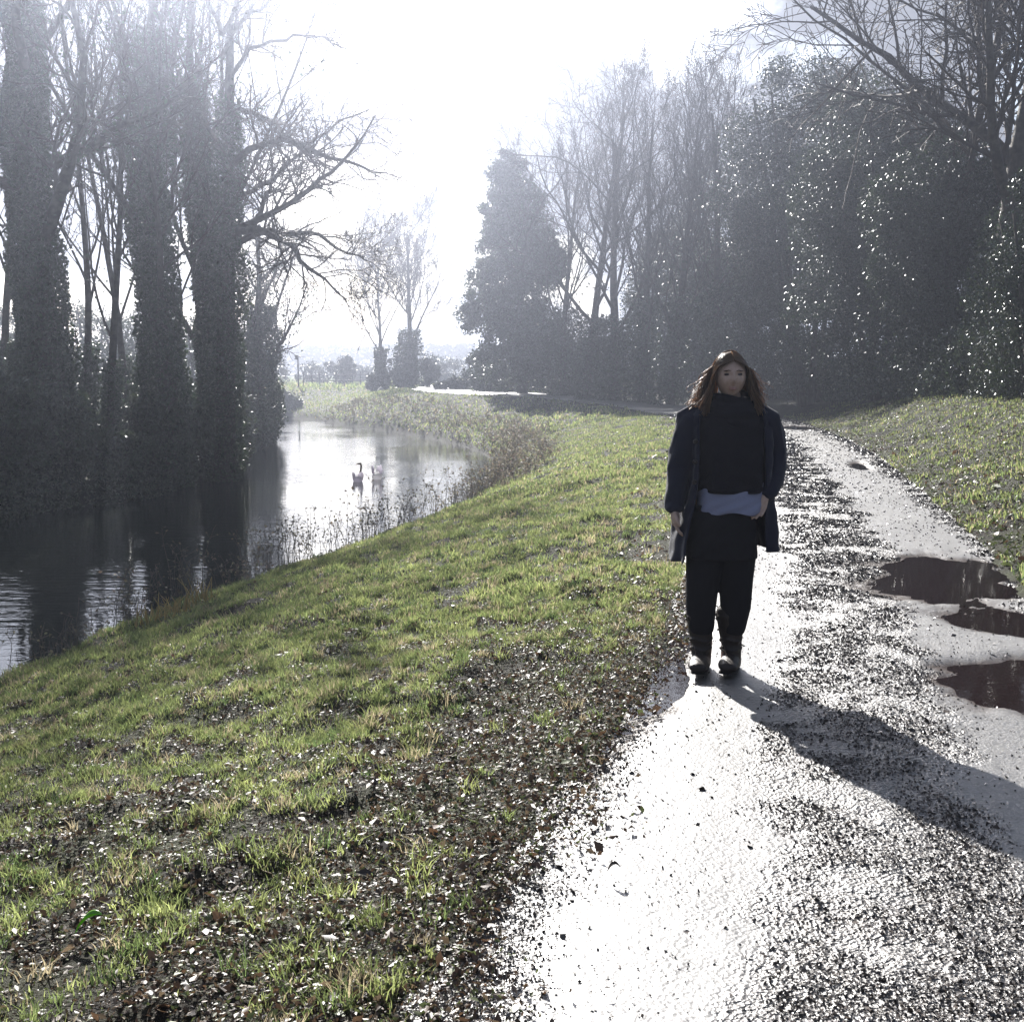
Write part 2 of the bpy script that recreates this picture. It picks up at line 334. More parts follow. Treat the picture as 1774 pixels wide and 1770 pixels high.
tag(mesh('path', np.stack([PX.ravel(), PY.ravel(), PZ.ravel()], 1), [np.stack([i, i + 1, i + nx + 1, i + nx], 1)], path_mat(), smoothf=True,
         attrs={'rough': np.clip(np.maximum(cen, edg), 0, 1).ravel(), 'mud': smooth(.02, .55, pudmask(PX, PY) + (fbm(PX, PY, 9, 91, 3) - .5) * .35).ravel()}), kind='structure')
pm = water_mat('puddle_water', 12, .05, (.010, .0045, .004), .03)
for q, (cx, cy_, rx, ry, a) in enumerate(PUD):
    g = 26; th = np.linspace(0, 2 * math.pi, 40, endpoint=False); k_ = 1.25 if q == 3 else 1.55
    u = rx * k_ * np.cos(th); v = ry * k_ * np.sin(th); x = cx + u * math.cos(a) - v * math.sin(a); y = cy_ + u * math.sin(a) + v * math.cos(a)
    z = np.full(len(x), float(zp(np.array(cy_))) - .017 - .0012 * q)
    tag(mesh('puddle', np.stack([x, y, z], 1), [np.arange(40)[None, :]], pm), kind='structure')

# ------------------------------------------------------------------ loose stuff on the ground
def ground_pts(n, y0, y1, xfun, power=1.0):
    y = y0 + (y1 - y0) * rng.random(n) ** power; a, b = xfun(y); x = a + (b - a) * rng.random(n); return x, y
def blades(x, y, z, h, wd, col, lean=.35):
    n = len(x); th = rng.uniform(0, 2 * math.pi, n); ln = h * rng.uniform(.1, 1, n) * lean * 2
    phi = rng.uniform(0, 2 * math.pi, n); c = np.stack([np.cos(phi), np.sin(phi), np.zeros(n)], 1) * (wd / 2)[:, None]
    l = np.stack([np.cos(th), np.sin(th), np.zeros(n)], 1) * ln[:, None]; up = np.zeros((n, 3)); up[:, 2] = h
    b = np.stack([x, y, z - .006], 1)
    V = np.stack([b - c, b + c, b + c * .8 + up * .55 + l * .3, b - c * .8 + up * .55 + l * .3, b + up * .95 + l], 1).reshape(-1, 3)
    k = np.arange(n)[:, None] * 5
    return V, [k + np.array([[0, 1, 2, 3]]), k + np.array([[3, 2, 4]])], np.repeat(col, 5, axis=0)
def green(n): 
    g = rng.random((n, 1)); c = np.array([[.065, .10, .035]]) * (1 - g) + np.array([[.24, .265, .10]]) * g
    dry = rng.random((n, 1)) < .15; c = np.where(dry, np.array([[.26, .22, .14]]), c)
    return c * rng.uniform(.7, 1.2, (n, 1))
def cover(x, y, inf):
    """how thick the grass stands (0..1): thin beside the track and in muddy patches"""
    d = np.where(inf['left'], inf['dL'], inf['dR'])
    nse = fbm(x, y, .9, 41, 4)
    near = smooth(3.2, 8.0, y + 0.35 * np.minimum(d, 4))          # worn ground close to the viewer's feet
    fine = fbm(x, y, 5.5, 43, 2)
    c = smooth(.30, .56, nse + .34 * smooth(.15, 1.6, d) - .26 + .16 * near) * (.28 + .72 * near)
    return c * smooth(.36, .62, fine + .09 * near)
def grass_set(n, y0, y1, xf, h, wd, power=1):
    x, y = ground_pts(n, y0, y1, xf, power); z, inf = H(x, y, True)
    c = cover(x, y, inf); ok = ~inf['inp'] & ~inf['inr'] & (rng.random(n) < c) & (inf['dr'] > .08)
    x, y, z = x[ok], y[ok], z[ok]; m = len(x)
    tuft = .55 + 1.0 * fbm(x, y, 2.3, 55, 2) ** 1.5
    return blades(x, y, z, h * tuft * rng.uniform(.5, 1.3, m), wd * rng.uniform(.6, 1.3, m), green(m))
fov = .46
def tuft_set(n, k, y0, y1, xf, h, wd, spread):
    x, y = ground_pts(n, y0, y1, xf); z, inf = H(x, y, True); ok = ~inf['inp'] & ~inf['inr'] & (rng.random(n) < cover(x, y, inf) * .9 + .05) & (inf['dr'] > .1)
    x, y = x[ok], y[ok]; m = len(x); sc_ = rng.uniform(.5, 1.5, m); x = np.repeat(x, k); y = np.repeat(y, k); sc_ = np.repeat(sc_, k); a = rng.uniform(0, 6.283, m * k); r_ = spread * sc_ * np.sqrt(rng.random(m * k))
    x = x + r_ * np.cos(a); y = y + r_ * np.sin(a); z = H(x, y); c = np.repeat(green(m), k, axis=0) * rng.uniform(.75, 1.2, (m * k, 1))
    return blades(x, y, z, h * sc_ * rng.uniform(.5, 1.2, m * k), wd * rng.uniform(.6, 1.2, m * k), c, lean=.6)
sets = [tuft_set(7000, 26, 2.4, 9, lambda y: (-fov * y - .5, .05 * y + .9), .055, .0045, .035), tuft_set(5000, 22, 9, 20, lambda y: (-fov * y, .15 * y), .07, .009, .06),
        grass_set(230000, 2.3, 9, lambda y: (-fov * y - .5, .05 * y + .9), .032, .0042),
        grass_set(260000, 8, 20, lambda y: (-fov * y, .16 * y), .048, .009),
        grass_set(130000, 18, 48, lambda y: (-.12 * y, .16 * y), .08, .02),
        grass_set(70000, 46, 105, lambda y: (-.25 * y, .11 * y), .14, .06),
        grass_set(85000, 7, 45, lambda y: (.20 * y + 1.0, .47 * y + 2), .07, .016, 1.2),
        grass_set(25000, 100, 260, lambda y: (-.25 * y, .1 * y), .3, .2)]
off = 0; Vs = []; Q = []; T = []; Cs = []
for V, (q, t), c in sets:
    Vs.append(V); Q.append(q + off); T.append(t + off); Cs.append(c); off += len(V)
tag(mesh('grass', np.concatenate(Vs), [np.concatenate(Q), np.concatenate(T)], M['grass'], col=np.concatenate(Cs)), 'short wet backlit grass on the banks either side of the track', 'grass', kind='stuff')
# fallen leaves
def litter(n, y0, y1, xf, size, lift=.012, pathonly=None, dens=None):
    x, y = ground_pts(n, y0, y1, xf); z, inf = H(x, y, True)
    ok = ~inf['inr'] & ~inf['inp'] & (inf['dr'] > .05)
    if dens is not None: ok &= rng.random(n) < dens(x, y, inf)
    x, y, z = x[ok], y[ok], z[ok]
    return np.stack([x, y, z + lift * rng.uniform(.3, 1.6, len(x))], 1), np.full(len(x), size)
ld = lambda x, y, inf: .9 * smooth(1.0, .25, inf['dL']) + .16 + .70 * (1 - cover(x, y, inf)) * smooth(.3, .5, fbm(x, y, 1.7, 61, 3))
sets = [litter(170000, 2.3, 10, lambda y: (-fov * y - .5, .05 * y + .9), .010, lift=.006), litter(120000, 2.3, 9, lambda y: (-fov * y - .5, .05 * y + .9), .022, dens=ld), litter(45000, 8, 22, lambda y: (-fov * y, .16 * y), .032, dens=ld),
        litter(120000, 6, 40, lambda y: (.18 * y + 1.4, .47 * y + 2), .05, dens=lambda x, y, i: .5 + 0 * x), litter(16000, 20, 50, lambda y: (-.1 * y, .2 * y), .07, dens=ld)]
# leaves that have drifted onto the edge of the track
n = 16000; y = 2.3 + 30 * rng.random(n) ** 1.7; ui_ = np.interp(y, LEs[:, 1], LEs[:, 0]); x = ui_ + .02 + .13 * np.abs(rng.normal(0, 1, n)) * fbm(y, y * 0, 1.5, 71, 3) * 1.6
sets.append((np.stack([x, y, zp(y) + .018 + .01 * rng.random(n)], 1), np.full(n, .022)))
C = np.concatenate([s[0] for s in sets]); sz = np.concatenate([s[1] for s in sets])
V, Fc = leafquads(C, sz * (.65 + .4 * rng.pareto(2.5, len(C)).clip(0, 4)), flat=.6, asp=.55); n = len(C)
pal = np.array([[.10, .06, .035], [.05, .032, .022], [.15, .11, .07], [.03, .021, .016], [.09, .11, .04]]); c = pal[np.where((C[:, 0] > .2 * C[:, 1] + 1) & (rng.random(n) < .55), 4, rng.integers(0, 5, n))] * rng.uniform(.6, 1.2, (n, 1))
tag(mesh('fallen_leaves', V, [Fc], M['litter'], col=np.repeat(c, 4, axis=0)), 'wet brown fallen leaves scattered over the grass verges', 'leaf litter', kind='stuff')
# grit, stones and leaf crumbs on the track
n = 480000; yy = 2.2 + 45 * rng.random(n) ** 1.9; ui = np.interp(yy, (LEs[:, 1] + REs[:, 1]) / 2, np.arange(len(LEs)))
s = rng.random(n); ax = np.interp(ui, np.arange(len(LEs)), LEs[:, 0]); ay = np.interp(ui, np.arange(len(LEs)), LEs[:, 1]); bx = np.interp(ui, np.arange(len(REs)), REs[:, 0]); by = np.interp(ui, np.arange(len(REs)), REs[:, 1])
x = ax * (1 - s) + bx * s; y = ay * (1 - s) + by * s
wob = (fbm(x, y, 1.6, 77, 3) - .5) * .17
dn = smooth(.27, .37, s + wob) * (1 - smooth(.58, .70, s + wob)); dn = np.maximum(dn, np.maximum(smooth(.12, .0, s + wob * .8), smooth(.88, 1.0, s + wob * .6) * .8)); dn = np.maximum(dn * .95 * smooth(.28, .60, fbm(x, y, 4, 88, 3)), .032)
ok = (rng.random(n) < dn) & ((pudmask(x, y) < .5) | (rng.random(n) < .05)); x, y, s = x[ok], y[ok], s[ok]; n = len(x)
C = np.stack([x, y, pathz(x, y, s) + .003], 1)
V, Fc = leafquads(C, (.0046 + .0012 * y) * (1 + .35 * rng.pareto(3, n).clip(0, 5)), flat=.5, asp=.8); c = np.array([[.035, .026, .02], [.10, .08, .065], [.06, .05, .045]])[rng.integers(0, 3, n)] * rng.uniform(.6, 1.3, (n, 1))
tag(mesh('gravel', V, [Fc], M['stone'], col=np.repeat(c, 4, axis=0)), 'dark grit and leaf crumbs along the middle of the wet track', 'gravel', kind='stuff')

# ------------------------------------------------------------------ trees
def rot_about(v, ax, a):
    return v * math.cos(a) + np.cross(ax, v) * math.sin(a) + ax * (ax @ v) * (1 - math.cos(a))
def unit(v): return v / (np.linalg.norm(v) + 1e-9)
def grow(p, d, L, r, lvl, out, sp_, rnd):
    n = sp_['seg'][lvl]; pts = [p]; rad = [r]; dd = d.copy(); st = L / n; wand = sp_['wander'][lvl]; up = sp_['up'][lvl]
    endr = max(sp_['minr'], r * sp_['taper'][lvl])
    for k in range(n):
        dd = unit(dd + np.array([rnd.gauss(0, wand), rnd.gauss(0, wand), rnd.gauss(0, wand) + up]))
        p = p + dd * st; pts.append(p); rad.append(r + (endr - r) * ((k + 1) / n) ** .9)
    out.setdefault(lvl, []).append((np.array(pts), np.array(rad)))
    if lvl + 1 >= sp_['levels']: return
    nc = sp_['kids'][lvl]; nc = max(1, int(nc * rnd.uniform(.8, 1.2)))
    a0 = rnd.uniform(0, 6.28)
    for c in range(nc):
        t = sp_['t0'][lvl] + (1 - sp_['t0'][lvl]) * ((c + rnd.random() * .8) / nc)
        f = t * n; i = min(int(f), n - 1); q = pts[i] + (pts[i + 1] - pts[i]) * (f - i); dq = unit(pts[i + 1] - pts[i])
        ax = unit(np.cross(dq, np.array([rnd.gauss(0, 1), rnd.gauss(0, 1), rnd.gauss(0, 1)])))
        ax = rot_about(unit(np.cross(dq, np.array([.13, .2, 1.0]) if abs(dq[2]) < .9 else np.array([1., .1, 0]))), dq, a0 + c * 2.4)
        ang = R(rnd.uniform(*sp_['ang'][lvl])); cdq = rot_about(dq, ax, ang)
        rr = rad[i] * sp_['rr'][lvl]; grow(q, cdq, L * sp_['lr'][lvl] * (1.15 - .6 * t) * rnd.uniform(.7, 1.2), max(sp_['minr'], rr), lvl + 1, out, sp_, rnd)
OAK = dict(levels=5, seg=[9, 8, 6, 5, 3], wander=[.05, .12, .16, .18, .2], up=[.03, .05, .04, .03, .0], taper=[.25, .3, .35, .5, .6], kids=[13, 9, 6, 5, 0], t0=[.3, .22, .2, .15, 0],
           ang=[(35, 68), (30, 60), (28, 60), (25, 55), (0, 0)], rr=[.5, .55, .55, .6, .6], lr=[.55, .55, .5, .5, .5], minr=.007)
UPR = dict(levels=5, seg=[10, 8, 6, 4, 3], wander=[.03, .07, .10, .14, .2], up=[.03, .12, .10, .06, .0], taper=[.2, .3, .35, .5, .6], kids=[17, 9, 6, 5, 0], t0=[.22, .2, .2, .15, 0],
           ang=[(18, 42), (22, 45), (25, 45), (25, 55), (0, 0)], rr=[.42, .55, .55, .6, .6], lr=[.5, .5, .5, .5, .5], minr=.007)
def ivy_on(lines, n, size, thick, base, zmax=99, clump=.4, seed=0):
    """leaves wrapped round the given limbs"""
    segs = [(p, r) for p, r in lines]; L = np.array([np.linalg.norm(np.diff(p, axis=0), axis=1).sum() for p, r in segs]); pr = L / L.sum()
    cnt = rng.multinomial(n, pr); out = []
    for (p, r), c in zip(segs, cnt):
        if c == 0: continue
        t = rng.random(c) * (len(p) - 1.001); i = t.astype(int); f = (t - i)[:, None]; q = p[i] * (1 - f) + p[i + 1] * f; rr = r[i]
        ck = fbm(q[:, 2] * 1.3 + q[:, 0], q[:, 1] + np.floor(t * 3), clump, seed, 2)
        th = rng.uniform(0, 6.283, c); lob = .45 + 1.1 * vnoise(th * 1.2 + 7, q[:, 2] * 1.1, seed + 3)
        rad_ = rr + thick * np.sqrt(rng.random(c)) * (.35 + ck) * lob
        o = np.stack([np.cos(th) * rad_, np.sin(th) * rad_, rng.normal(0, .12, c)], 1)
        out.append(q + o)
    C = np.concatenate(out); C = C[C[:, 2] < zmax + rng.normal(0, .5, len(C))]
    V, Fc = leafquads(C, size); return V, Fc, percol(len(C), 4, base)
IVY = (.035, .055, .022); EVG = (.028, .042, .018)
def tree(name, label, cat, x, y, h, r, spec, seed, group=None, lean=(0, 0), ivy=0, ivyh=6, ivt=.35, isz=.09, d0=None, thin=1.0, limb_ivy=0, ivycol=IVY):
    rnd = random.Random(seed); z = Hs(x, y) - .1
    root = empty(name, (x, y, z), label, cat, group)
    s = dict(spec); s['kids'] = [max(1, int(k * thin)) if k else 0 for k in spec['kids']]
    out = {}; grow(np.array([x, y, z]), unit(np.array([lean[0], lean[1], 1.0])), h, r, 0, out, s, rnd)
    V, Fc = tubes(out[0], 10); V2, F2 = tubes(out[1], 7)
    mesh('trunk', V, [Fc], M['bark'], root, smoothf=True); mesh('limbs', V2, [F2], M['bark'], root, smoothf=True)
    rest = []; [rest.extend(out.get(k, [])) for k in (2, 3, 4)]
    V, Fc = tubes(rest, 3); mesh('branches', V, [Fc], M['twig'], root)
    if ivy:
        ln = [(p[:max(2, int(len(p) * min(1, ivyh / h)) + 1)], q[:max(2, int(len(p) * min(1, ivyh / h)) + 1)]) for p, q in out[0]]
        V, Fc, c = ivy_on(ln, ivy, isz, ivt, ivycol, zmax=ivyh + z, seed=seed); VV = [V]; FF = [Fc]; CC = [c]
        if limb_ivy:
            V, Fc, c = ivy_on([(p[:6], q[:6]) for p, q in out[1]] + [(p[:4], q[:4]) for p, q in out[2]], limb_ivy, isz, ivt * .9, ivycol, zmax=ivyh + z + 2, seed=seed + 1); FF.append(Fc + len(VV[0])); VV.append(V); CC.append(c)
        mesh('ivy', np.concatenate(VV), [np.concatenate(FF)], M['ivy'], root, col=np.concatenate(CC))
    return root, out
def blob_leaves(c, rad, nclump, n, size, base, m, flatb=True, seed=0, top=1.0, hollow=.35):
    """leaves gathered in clumps inside an ellipsoid; base of crown kept above its lowest point"""
    g = np.random.default_rng(seed); d = g.normal(size=(nclump, 3)); d /= np.linalg.norm(d, axis=1, keepdims=True)
    rr = hollow + (1 - hollow) * g.random(nclump) ** .6; cc = d * rr[:, None] * np.array(rad) * .86
    cr_ = g.uniform(.10, .24, nclump) * (sum(rad) / 3)
    k = g.integers(0, nclump, n); dd = g.normal(size=(n, 3)); dd /= np.linalg.norm(dd, axis=1, keepdims=True)
    Pp = cc[k] + dd * (cr_[k] * (g.random(n) ** .45 + .12 * np.abs(g.normal(0, 1, n)) ** 2))[:, None] * np.array([1, 1, .85]) + np.array(c)
    wv = n // 6; wd = g.normal(size=(wv, 3)); wd /= np.linalg.norm(wd, axis=1, keepdims=True); Pp[:wv] = wd * (g.random(wv) ** .45)[:, None] * np.array(rad) * .92 + np.array(c)
    return Pp, (k % 7 - 3) * .07
def bushy(name, label, cat, x, y, rad, zc, nclump, n, size, base, mt, seed, group=None, stems=5, extra=None, partname='crown'):
    z = Hs(x, y); root = empty(name, (x, y, z), label, cat, group)
    Pp, kv = blob_leaves((x, y, z + zc), rad, nclump, n, size, base, mt, seed=seed); Pp[:, 2] = np.where(Pp[:, 2] < z + .02, z + rng.uniform(.02, rad[2] * .5, len(Pp)), Pp[:, 2])
    if extra is not None:
        for (ex, ey, ez, erad, ec, en) in extra:
            p2, k2 = blob_leaves((ex, ey, z + ez), erad, ec, en, size, base, mt, seed=seed + int(ez * 10)); Pp = np.concatenate([Pp, p2]); kv = np.concatenate([kv, k2])
    V, Fc = leafquads(Pp, size); c = percol(len(Pp), 4, base) * (1 + np.repeat(kv, 4))[:, None]
    mesh(partname, V, [Fc], mt, root, col=c)
    if stems:
        ln = []
        for k in range(stems):
            a = k * 2.4 + seed; ln_ = rad[2] * 1.1 + zc * .6; q = np.linspace(0, 1, 6)
            ex, ey = math.cos(a) * rad[0] * .5, math.sin(a) * rad[1] * .5
            pts = np.stack([x + ex * (.15 + q) , y + ey * (.15 + q), z - .1 + q * ln_], 1); ln.append((pts, np.linspace(.05, .015, 6) * (1 + rad[2] * .25)))
        V, Fc = tubes(ln, 6); mesh('stems', V, [Fc], M['bark'], root, smoothf=True)
    return root
def at(px, Y): return (px - 887) / F * Y * 1.0

# --- left bank
g_l = 'bare trees on the left bank'
tree('tree', 'thickest ivy-clad trunk at the left, nearest the photo edge of the far bank', 'tree', at(92, 32), 32, 15, .52, OAK, 11, g_l, (.02, 0), ivy=34000, ivyh=12.5, ivt=.34, isz=.13, limb_ivy=3500)
tree('tree', 'straight ivy-clad tree between the thick trunk and the spreading tree', 'tree', at(300, 34), 34, 16, .34, UPR, 12, g_l, (-.01, 0), ivy=26000, ivyh=12.5, ivt=.42, isz=.13, limb_ivy=3500)
tree('tree', 'slimmer ivy-covered trunk beside the straight ivy-clad tree', 'tree', at(375, 38), 38, 16, .30, UPR, 13, g_l, (.0, 0), ivy=24000, ivyh=12.5, ivt=.42, isz=.13, limb_ivy=3500)
th = [(-60, 33, .03), (8, 35, .02), (34, 33, -.01), (150, 36, .12), (185, 34, .16), (215, 38, .10), (245, 36, .08)]
tl = ['thin pole-like tree cut by the left edge of the photo', 'thin upright tree left of the thick ivy trunk, nearer the edge', 'thin upright tree close against the left side of the thick trunk',
      'leaning slim tree just right of the thick ivy trunk', 'most strongly leaning slim tree between the ivy trunks', 'leaning slim tree set back between the ivy trunks', 'leaning slim tree next to the straight ivy-clad tree']
for k, (px, Yd, ln) in enumerate(th):
    tree('tree', tl[k], 'tree', at(px, Yd), Yd, 13.5, .13, UPR, 30 + k, 'slim trees on the left bank', (ln, 0), ivy=3500, ivyh=3.6, ivt=.25, isz=.11, thin=.7, limb_ivy=300)
# ------------------------------------------------------------------ spreading tree reaching over the river
def spreading():
    rnd = random.Random(5); x, y = at(385, 36), 36.; z = Hs(x, y) - .1
    root = empty('tree', (x, y, z), 'wide spreading bare tree whose long limbs reach over the water', 'tree', 'bare trees on the left bank')
    trunk = [(np.array([[x + .05 * k, y, z + 1.25 * k] for k in range(12)]), np.linspace(.36, .10, 12))]
    V, Fc = tubes(trunk, 10); mesh('trunk', V, [Fc], M['bark'], root, smoothf=True)
    # limbs drawn from real joints: start height, then points (sideways reach, depth, height)
    def W(px, py, Y): return P(px, py, Y)
    limbs = [[(400, 415, 36), (450, 385, 35.5), (500, 350, 35), (545, 325, 34.6), (580, 295, 34.4), (620, 250, 34), (650, 200, 34)],
             [(400, 400, 36), (455, 398, 35), (510, 430, 34.5), (530, 460, 34.3), (560, 480, 34), (600, 520, 33.6)],
             [(395, 440, 36), (450, 400, 36.4), (500, 405, 36.6), (550, 400, 36.8), (600, 440, 37), (630, 445, 37)],
             [(390, 300, 36), (440, 255, 35.6), (500, 240, 35.2), (560, 265, 35), (620, 290, 34.8), (670, 300, 34.6)],
             [(385, 200, 36), (420, 190, 36), (470, 205, 36), (500, 240, 36), (540, 280, 36), (580, 290, 36)],
             [(385, 150, 36), (430, 90, 36), (480, 70, 35.6), (540, 60, 35.4), (600, 85, 35.2)],
             [(385, 100, 36), (410, 40, 36), (460, 5, 36), (520, -20, 36), (570, 10, 36)],
             [(385, 350, 36), (440, 330, 36.4), (480, 300, 36.8), (530, 250, 37), (590, 210, 37), (640, 190, 37)],
             [(385, 60, 36), (420, -30, 36), (470, -90, 36), (500, -160, 36)], [(385, 60, 36), (350, -30, 35), (300, -90, 34), (280, -160, 33)],
             [(385, 260, 36), (350, 200, 35), (300, 170, 34), (250, 150, 33.5)], [(440, 392, 35.6), (460, 340, 35.4), (475, 300, 35.2), (470, 265, 35)]]
    L1 = []; rest = {}
    s = dict(OAK); s.update(levels=5, kids=[0, 0, 6, 4, 0], up=[0, 0, .03, .02, 0], lr=[0, 0, .5, .5, .5], minr=.008, t0=[0, 0, .15, .1, 0], seg=[9, 8, 6, 5, 3], wander=[.1, .1, .2, .24, .24])
    for li, lm in enumerate(limbs):
        pts = np.array([W(*q) for q in lm]); n = len(pts); pts = np.stack([np.interp(np.linspace(0, n - 1, 12), np.arange(n), pts[:, c]) for c in range(3)], 1)
        pts[1:-1] += rng.normal(0, .05, (10, 3)); r = np.linspace(.12 if li < 4 else .08, .02, 12); L1.append((pts, r))
        for c in range(20):
            t = rnd.uniform(2.0, 10.99); i = int(t); q = pts[i] + (pts[i + 1] - pts[i]) * (t - i); dq = unit(pts[i + 1] - pts[i])
            ax = unit(np.array([rnd.gauss(0, 1), rnd.gauss(0, 1), rnd.gauss(0, 1)])); ax = unit(np.cross(dq, ax))
            grow(q, rot_about(dq, ax, R(rnd.uniform(25, 60))), rnd.uniform(.9, 2.0), max(.014, r[i] * .5), 2, rest, s, rnd)
    V, Fc = tubes(L1, 8); mesh('limbs', V, [Fc], M['bark'], root, smoothf=True)
    a = []; [a.extend(v) for v in rest.values()]; V, Fc = tubes(a, 3); mesh('branches', V, [Fc], M['twig'], root)
    V, Fc, c = ivy_on(trunk, 18000, .12, .36, IVY, zmax=9, seed=4); mesh('ivy', V, [Fc], M['ivy'], root, col=c)
spreading()
tree('tree', 'ivy column with a small bare crown furthest right on the left bank', 'tree', at(452, 56), 56, 11, .26, OAK, 52, g_l, (.02, 0), ivy=20000, ivyh=7.5, ivt=.75, isz=.14, limb_ivy=3000)
# bushes under them
bl = [(10, 29.5, 2.0, 'dark ivy bush at the left edge under the thin poles'), (100, 30.5, 1.6, 'dark bush at the foot of the thick ivy trunk'), (205, 31.8, 1.0, 'dark bush hanging over the water under the leaning trees'),
      (285, 34.5, 2.0, 'tall dark bush at the foot of the straight ivy-clad tree'), (350, 40, 2.4, 'tall bush behind the foot of the spreading tree'), (395, 50, 2.6, 'pale green bush on the bank below the spreading limbs'), (425, 61, 2.2, 'low bush at the waterline below the ivy column'), (250, 63, 4.6, 'tall thicket bush far back, seen between the leaning trees and the straight ivied trunk'), (170, 66, 5.0, 'tall thicket bush set back behind the thick ivy trunk'), (345, 64, 4.4, 'tall thicket bush set back behind the slimmer ivy trunk'),(20, 62, 4.8, 'tall thicket bush set back behind the thin poles')]
for k, (px, Yd, hh, lb) in enumerate(bl):
    bushy('bush', lb, 'bush', at(px, Yd), Yd, (hh * .85, hh * .6, hh * .70), hh * .5, 60, 17000, .14, (.045, .06, .028), M['ivy'], 60 + k, 'bushes on the left bank', stems=6, partname='foliage')
def lb_cover():
    n = 60000; y = 24 + 60 * rng.random(n) ** 1.3; L = RLs; x = np.interp(y, L[:, 1], L[:, 0]) - rng.random(n) ** 1.2 * 6 + .25
    z, i_ = H(x, y, True); ok = ~i_['inr'] | (i_['dr'] < .35); x, y, z = x[ok], y[ok], np.maximum(z[ok], WZ) ; n = len(x)
    z = z + rng.random(n) ** 1.5 * (.15 + .7 * fbm(x, y, .8, 19, 2)); V, Fc = leafquads(np.stack([x, y, z], 1), .11)
    tag(mesh('ivy_ground_cover', V, [Fc], M['ivy'], col=percol(n, 4, (.04, .05, .025))), 'dark ivy and weeds covering the far bank under the trees', 'ground cover', kind='stuff')
lb_cover()
# --- far background
tree('tree', 'left of the two bare trees standing beyond the bend', 'tree', at(662, 98), 98, 11.5, .2, dict(UPR, ang=[(28, 50), (22, 45), (25, 45), (25, 55), (0, 0)], lr=[.62, .5, .5, .5, .5], t0=[.25, .2, .2, .15, 0], minr=.016), 71, 'pair of bare trees beyond the bend', (-.01, 0), ivy=3500, ivyh=4, ivt=.5, isz=.2, thin=1.05)
tree('tree', 'right of the two bare trees beyond the bend, with the thicker ivied base', 'tree', at(705, 98), 98, 12, .28, dict(UPR, ang=[(28, 50), (22, 45), (25, 45), (25, 55), (0, 0)], lr=[.62, .5, .5, .5, .5], t0=[.25, .2, .2, .15, 0], minr=.016), 72, 'pair of bare trees beyond the bend', (.05, 0), ivy=6000, ivyh=5, ivt=.8, isz=.2, thin=1.05)
bd = [(492, 92, 1.7, 1.4, 'rounded dark bush standing left of the small sign post'), (600, 120, 1.25, 3.0, 'tall narrow ivy bush between the sign post and the two bare trees'), (655, 97, 1.1, 1.4, 'dark bush at the foot of the left bare tree'), (695, 97, 1.6, 2.6, 'large bush around the foot of the right bare tree'),
      (742, 104, 1.2, 3.0, 'narrow bush right of the two bare trees'), (790, 88, 1.8, .8, 'low dark bush beside the far end of the path'), (560, 135, 3.5, 2.4, 'broad hazy bush behind the sign post'), (780, 140, 4.0, 3.2, 'broad hazy tree clump right of the two bare trees'), (450, 120, 3.6, 3.0, 'broad hazy bush behind the ivy column'), (630, 150, 3.5, 2.2, 'distant hazy bush between the tall bush and bare trees')]
for k, (px, Yd, rw, hh, lb) in enumerate(bd):
    bushy('bush', lb, 'bush', at(px, Yd), Yd, (rw, rw * .8, hh * .62), hh * .48, 30, 6500, .2, (.045, .055, .03), M['ivy'], 90 + k, 'bushes beyond the bend', stems=5, partname='foliage')
# distant wood as one mass
n = 26000; x = rng.uniform(-160, 60, n); yb = 300 + 10 * np.sin(x * .03) + rng.uniform(-9, 9, n); hz = 5.2 + 2.6 * fbm(x, x * 0, .05, 5, 4) + 1.2 * fbm(x, x * 0, .4, 8, 2)
z = H(x, yb) + hz * rng.random(n) ** .7; V, Fc = leafquads(np.stack([x, yb, z], 1), 1.1)
tag(mesh('far_wood', V, [Fc], M['ivy'], col=percol(n, 4, (.05, .05, .045))), 'low hazy line of far woodland along the horizon', 'woodland', kind='stuff')

# --- right side
pos = G(905, 684, .5)
def ivy_tower():
    x, y = at(905, 70), 70.; root, out = tree('tree', 'tall lumpy ivy-smothered tree at the left end of the hedge', 'tree', x, y, 12.5, .35, OAK, 101, 'trees behind the hedge', (0, 0), thin=.5)
    z = Hs(x, y); Pp = []; kv = []
    for k, (px, py, rx, rz, n) in enumerate([(880, 300, 1.2, 1.2, 3500), (890, 370, 1.9, 2.0, 7000), (905, 440, 2.6, 2.2, 9000), (870, 480, 1.8, 1.6, 5000), (850, 540, 1.9, 1.4, 5500), (900, 540, 2.4, 2.2, 8000), (930, 600, 1.9, 2.4, 6000), (945, 460, 1.3, 1.6, 4000), (860, 400, .9, 1.2, 2500), (880, 620, 2.0, 1.8, 5000)]):
        c = P(px, py, 70 + (k % 3 - 1) * 1.2); p2, k2 = blob_leaves(c, (rx * 1.15, rx, rz * 1.15), 60, int(n * 1.3), .2, IVY, None, seed=110 + k); Pp.append(p2); kv.append(k2)
    Pp = np.concatenate(Pp); kv = np.concatenate(kv); V, Fc = leafquads(Pp, .2); mesh('ivy', V, [Fc], M['ivy'], root, col=percol(len(Pp), 4, IVY) * (1 + np.repeat(kv, 4))[:, None])
ivy_tower()
rb = [(975, 66, 12.5, .2, .02, 'leftmost of the bare trees behind the hedge'), (1015, 62, 13.0, .26, -.02, 'thick-stemmed bare tree second in the row behind the hedge'), (1062, 60, 14, .28, .02, 'tallest bare tree behind the hedge'),
      (1110, 58, 13.2, .22, .04, 'bare tree right of the tallest one, its trunk in ivy'), (1160, 56, 13, .24, .0, 'bare tree rising behind the left edge of the evergreens'), (1235, 54, 12.6, .24, .02, 'bare tree showing only its top over the evergreens'), (935, 74, 12, .2, -.05, 'bare tree directly behind the ivy-smothered tree')]
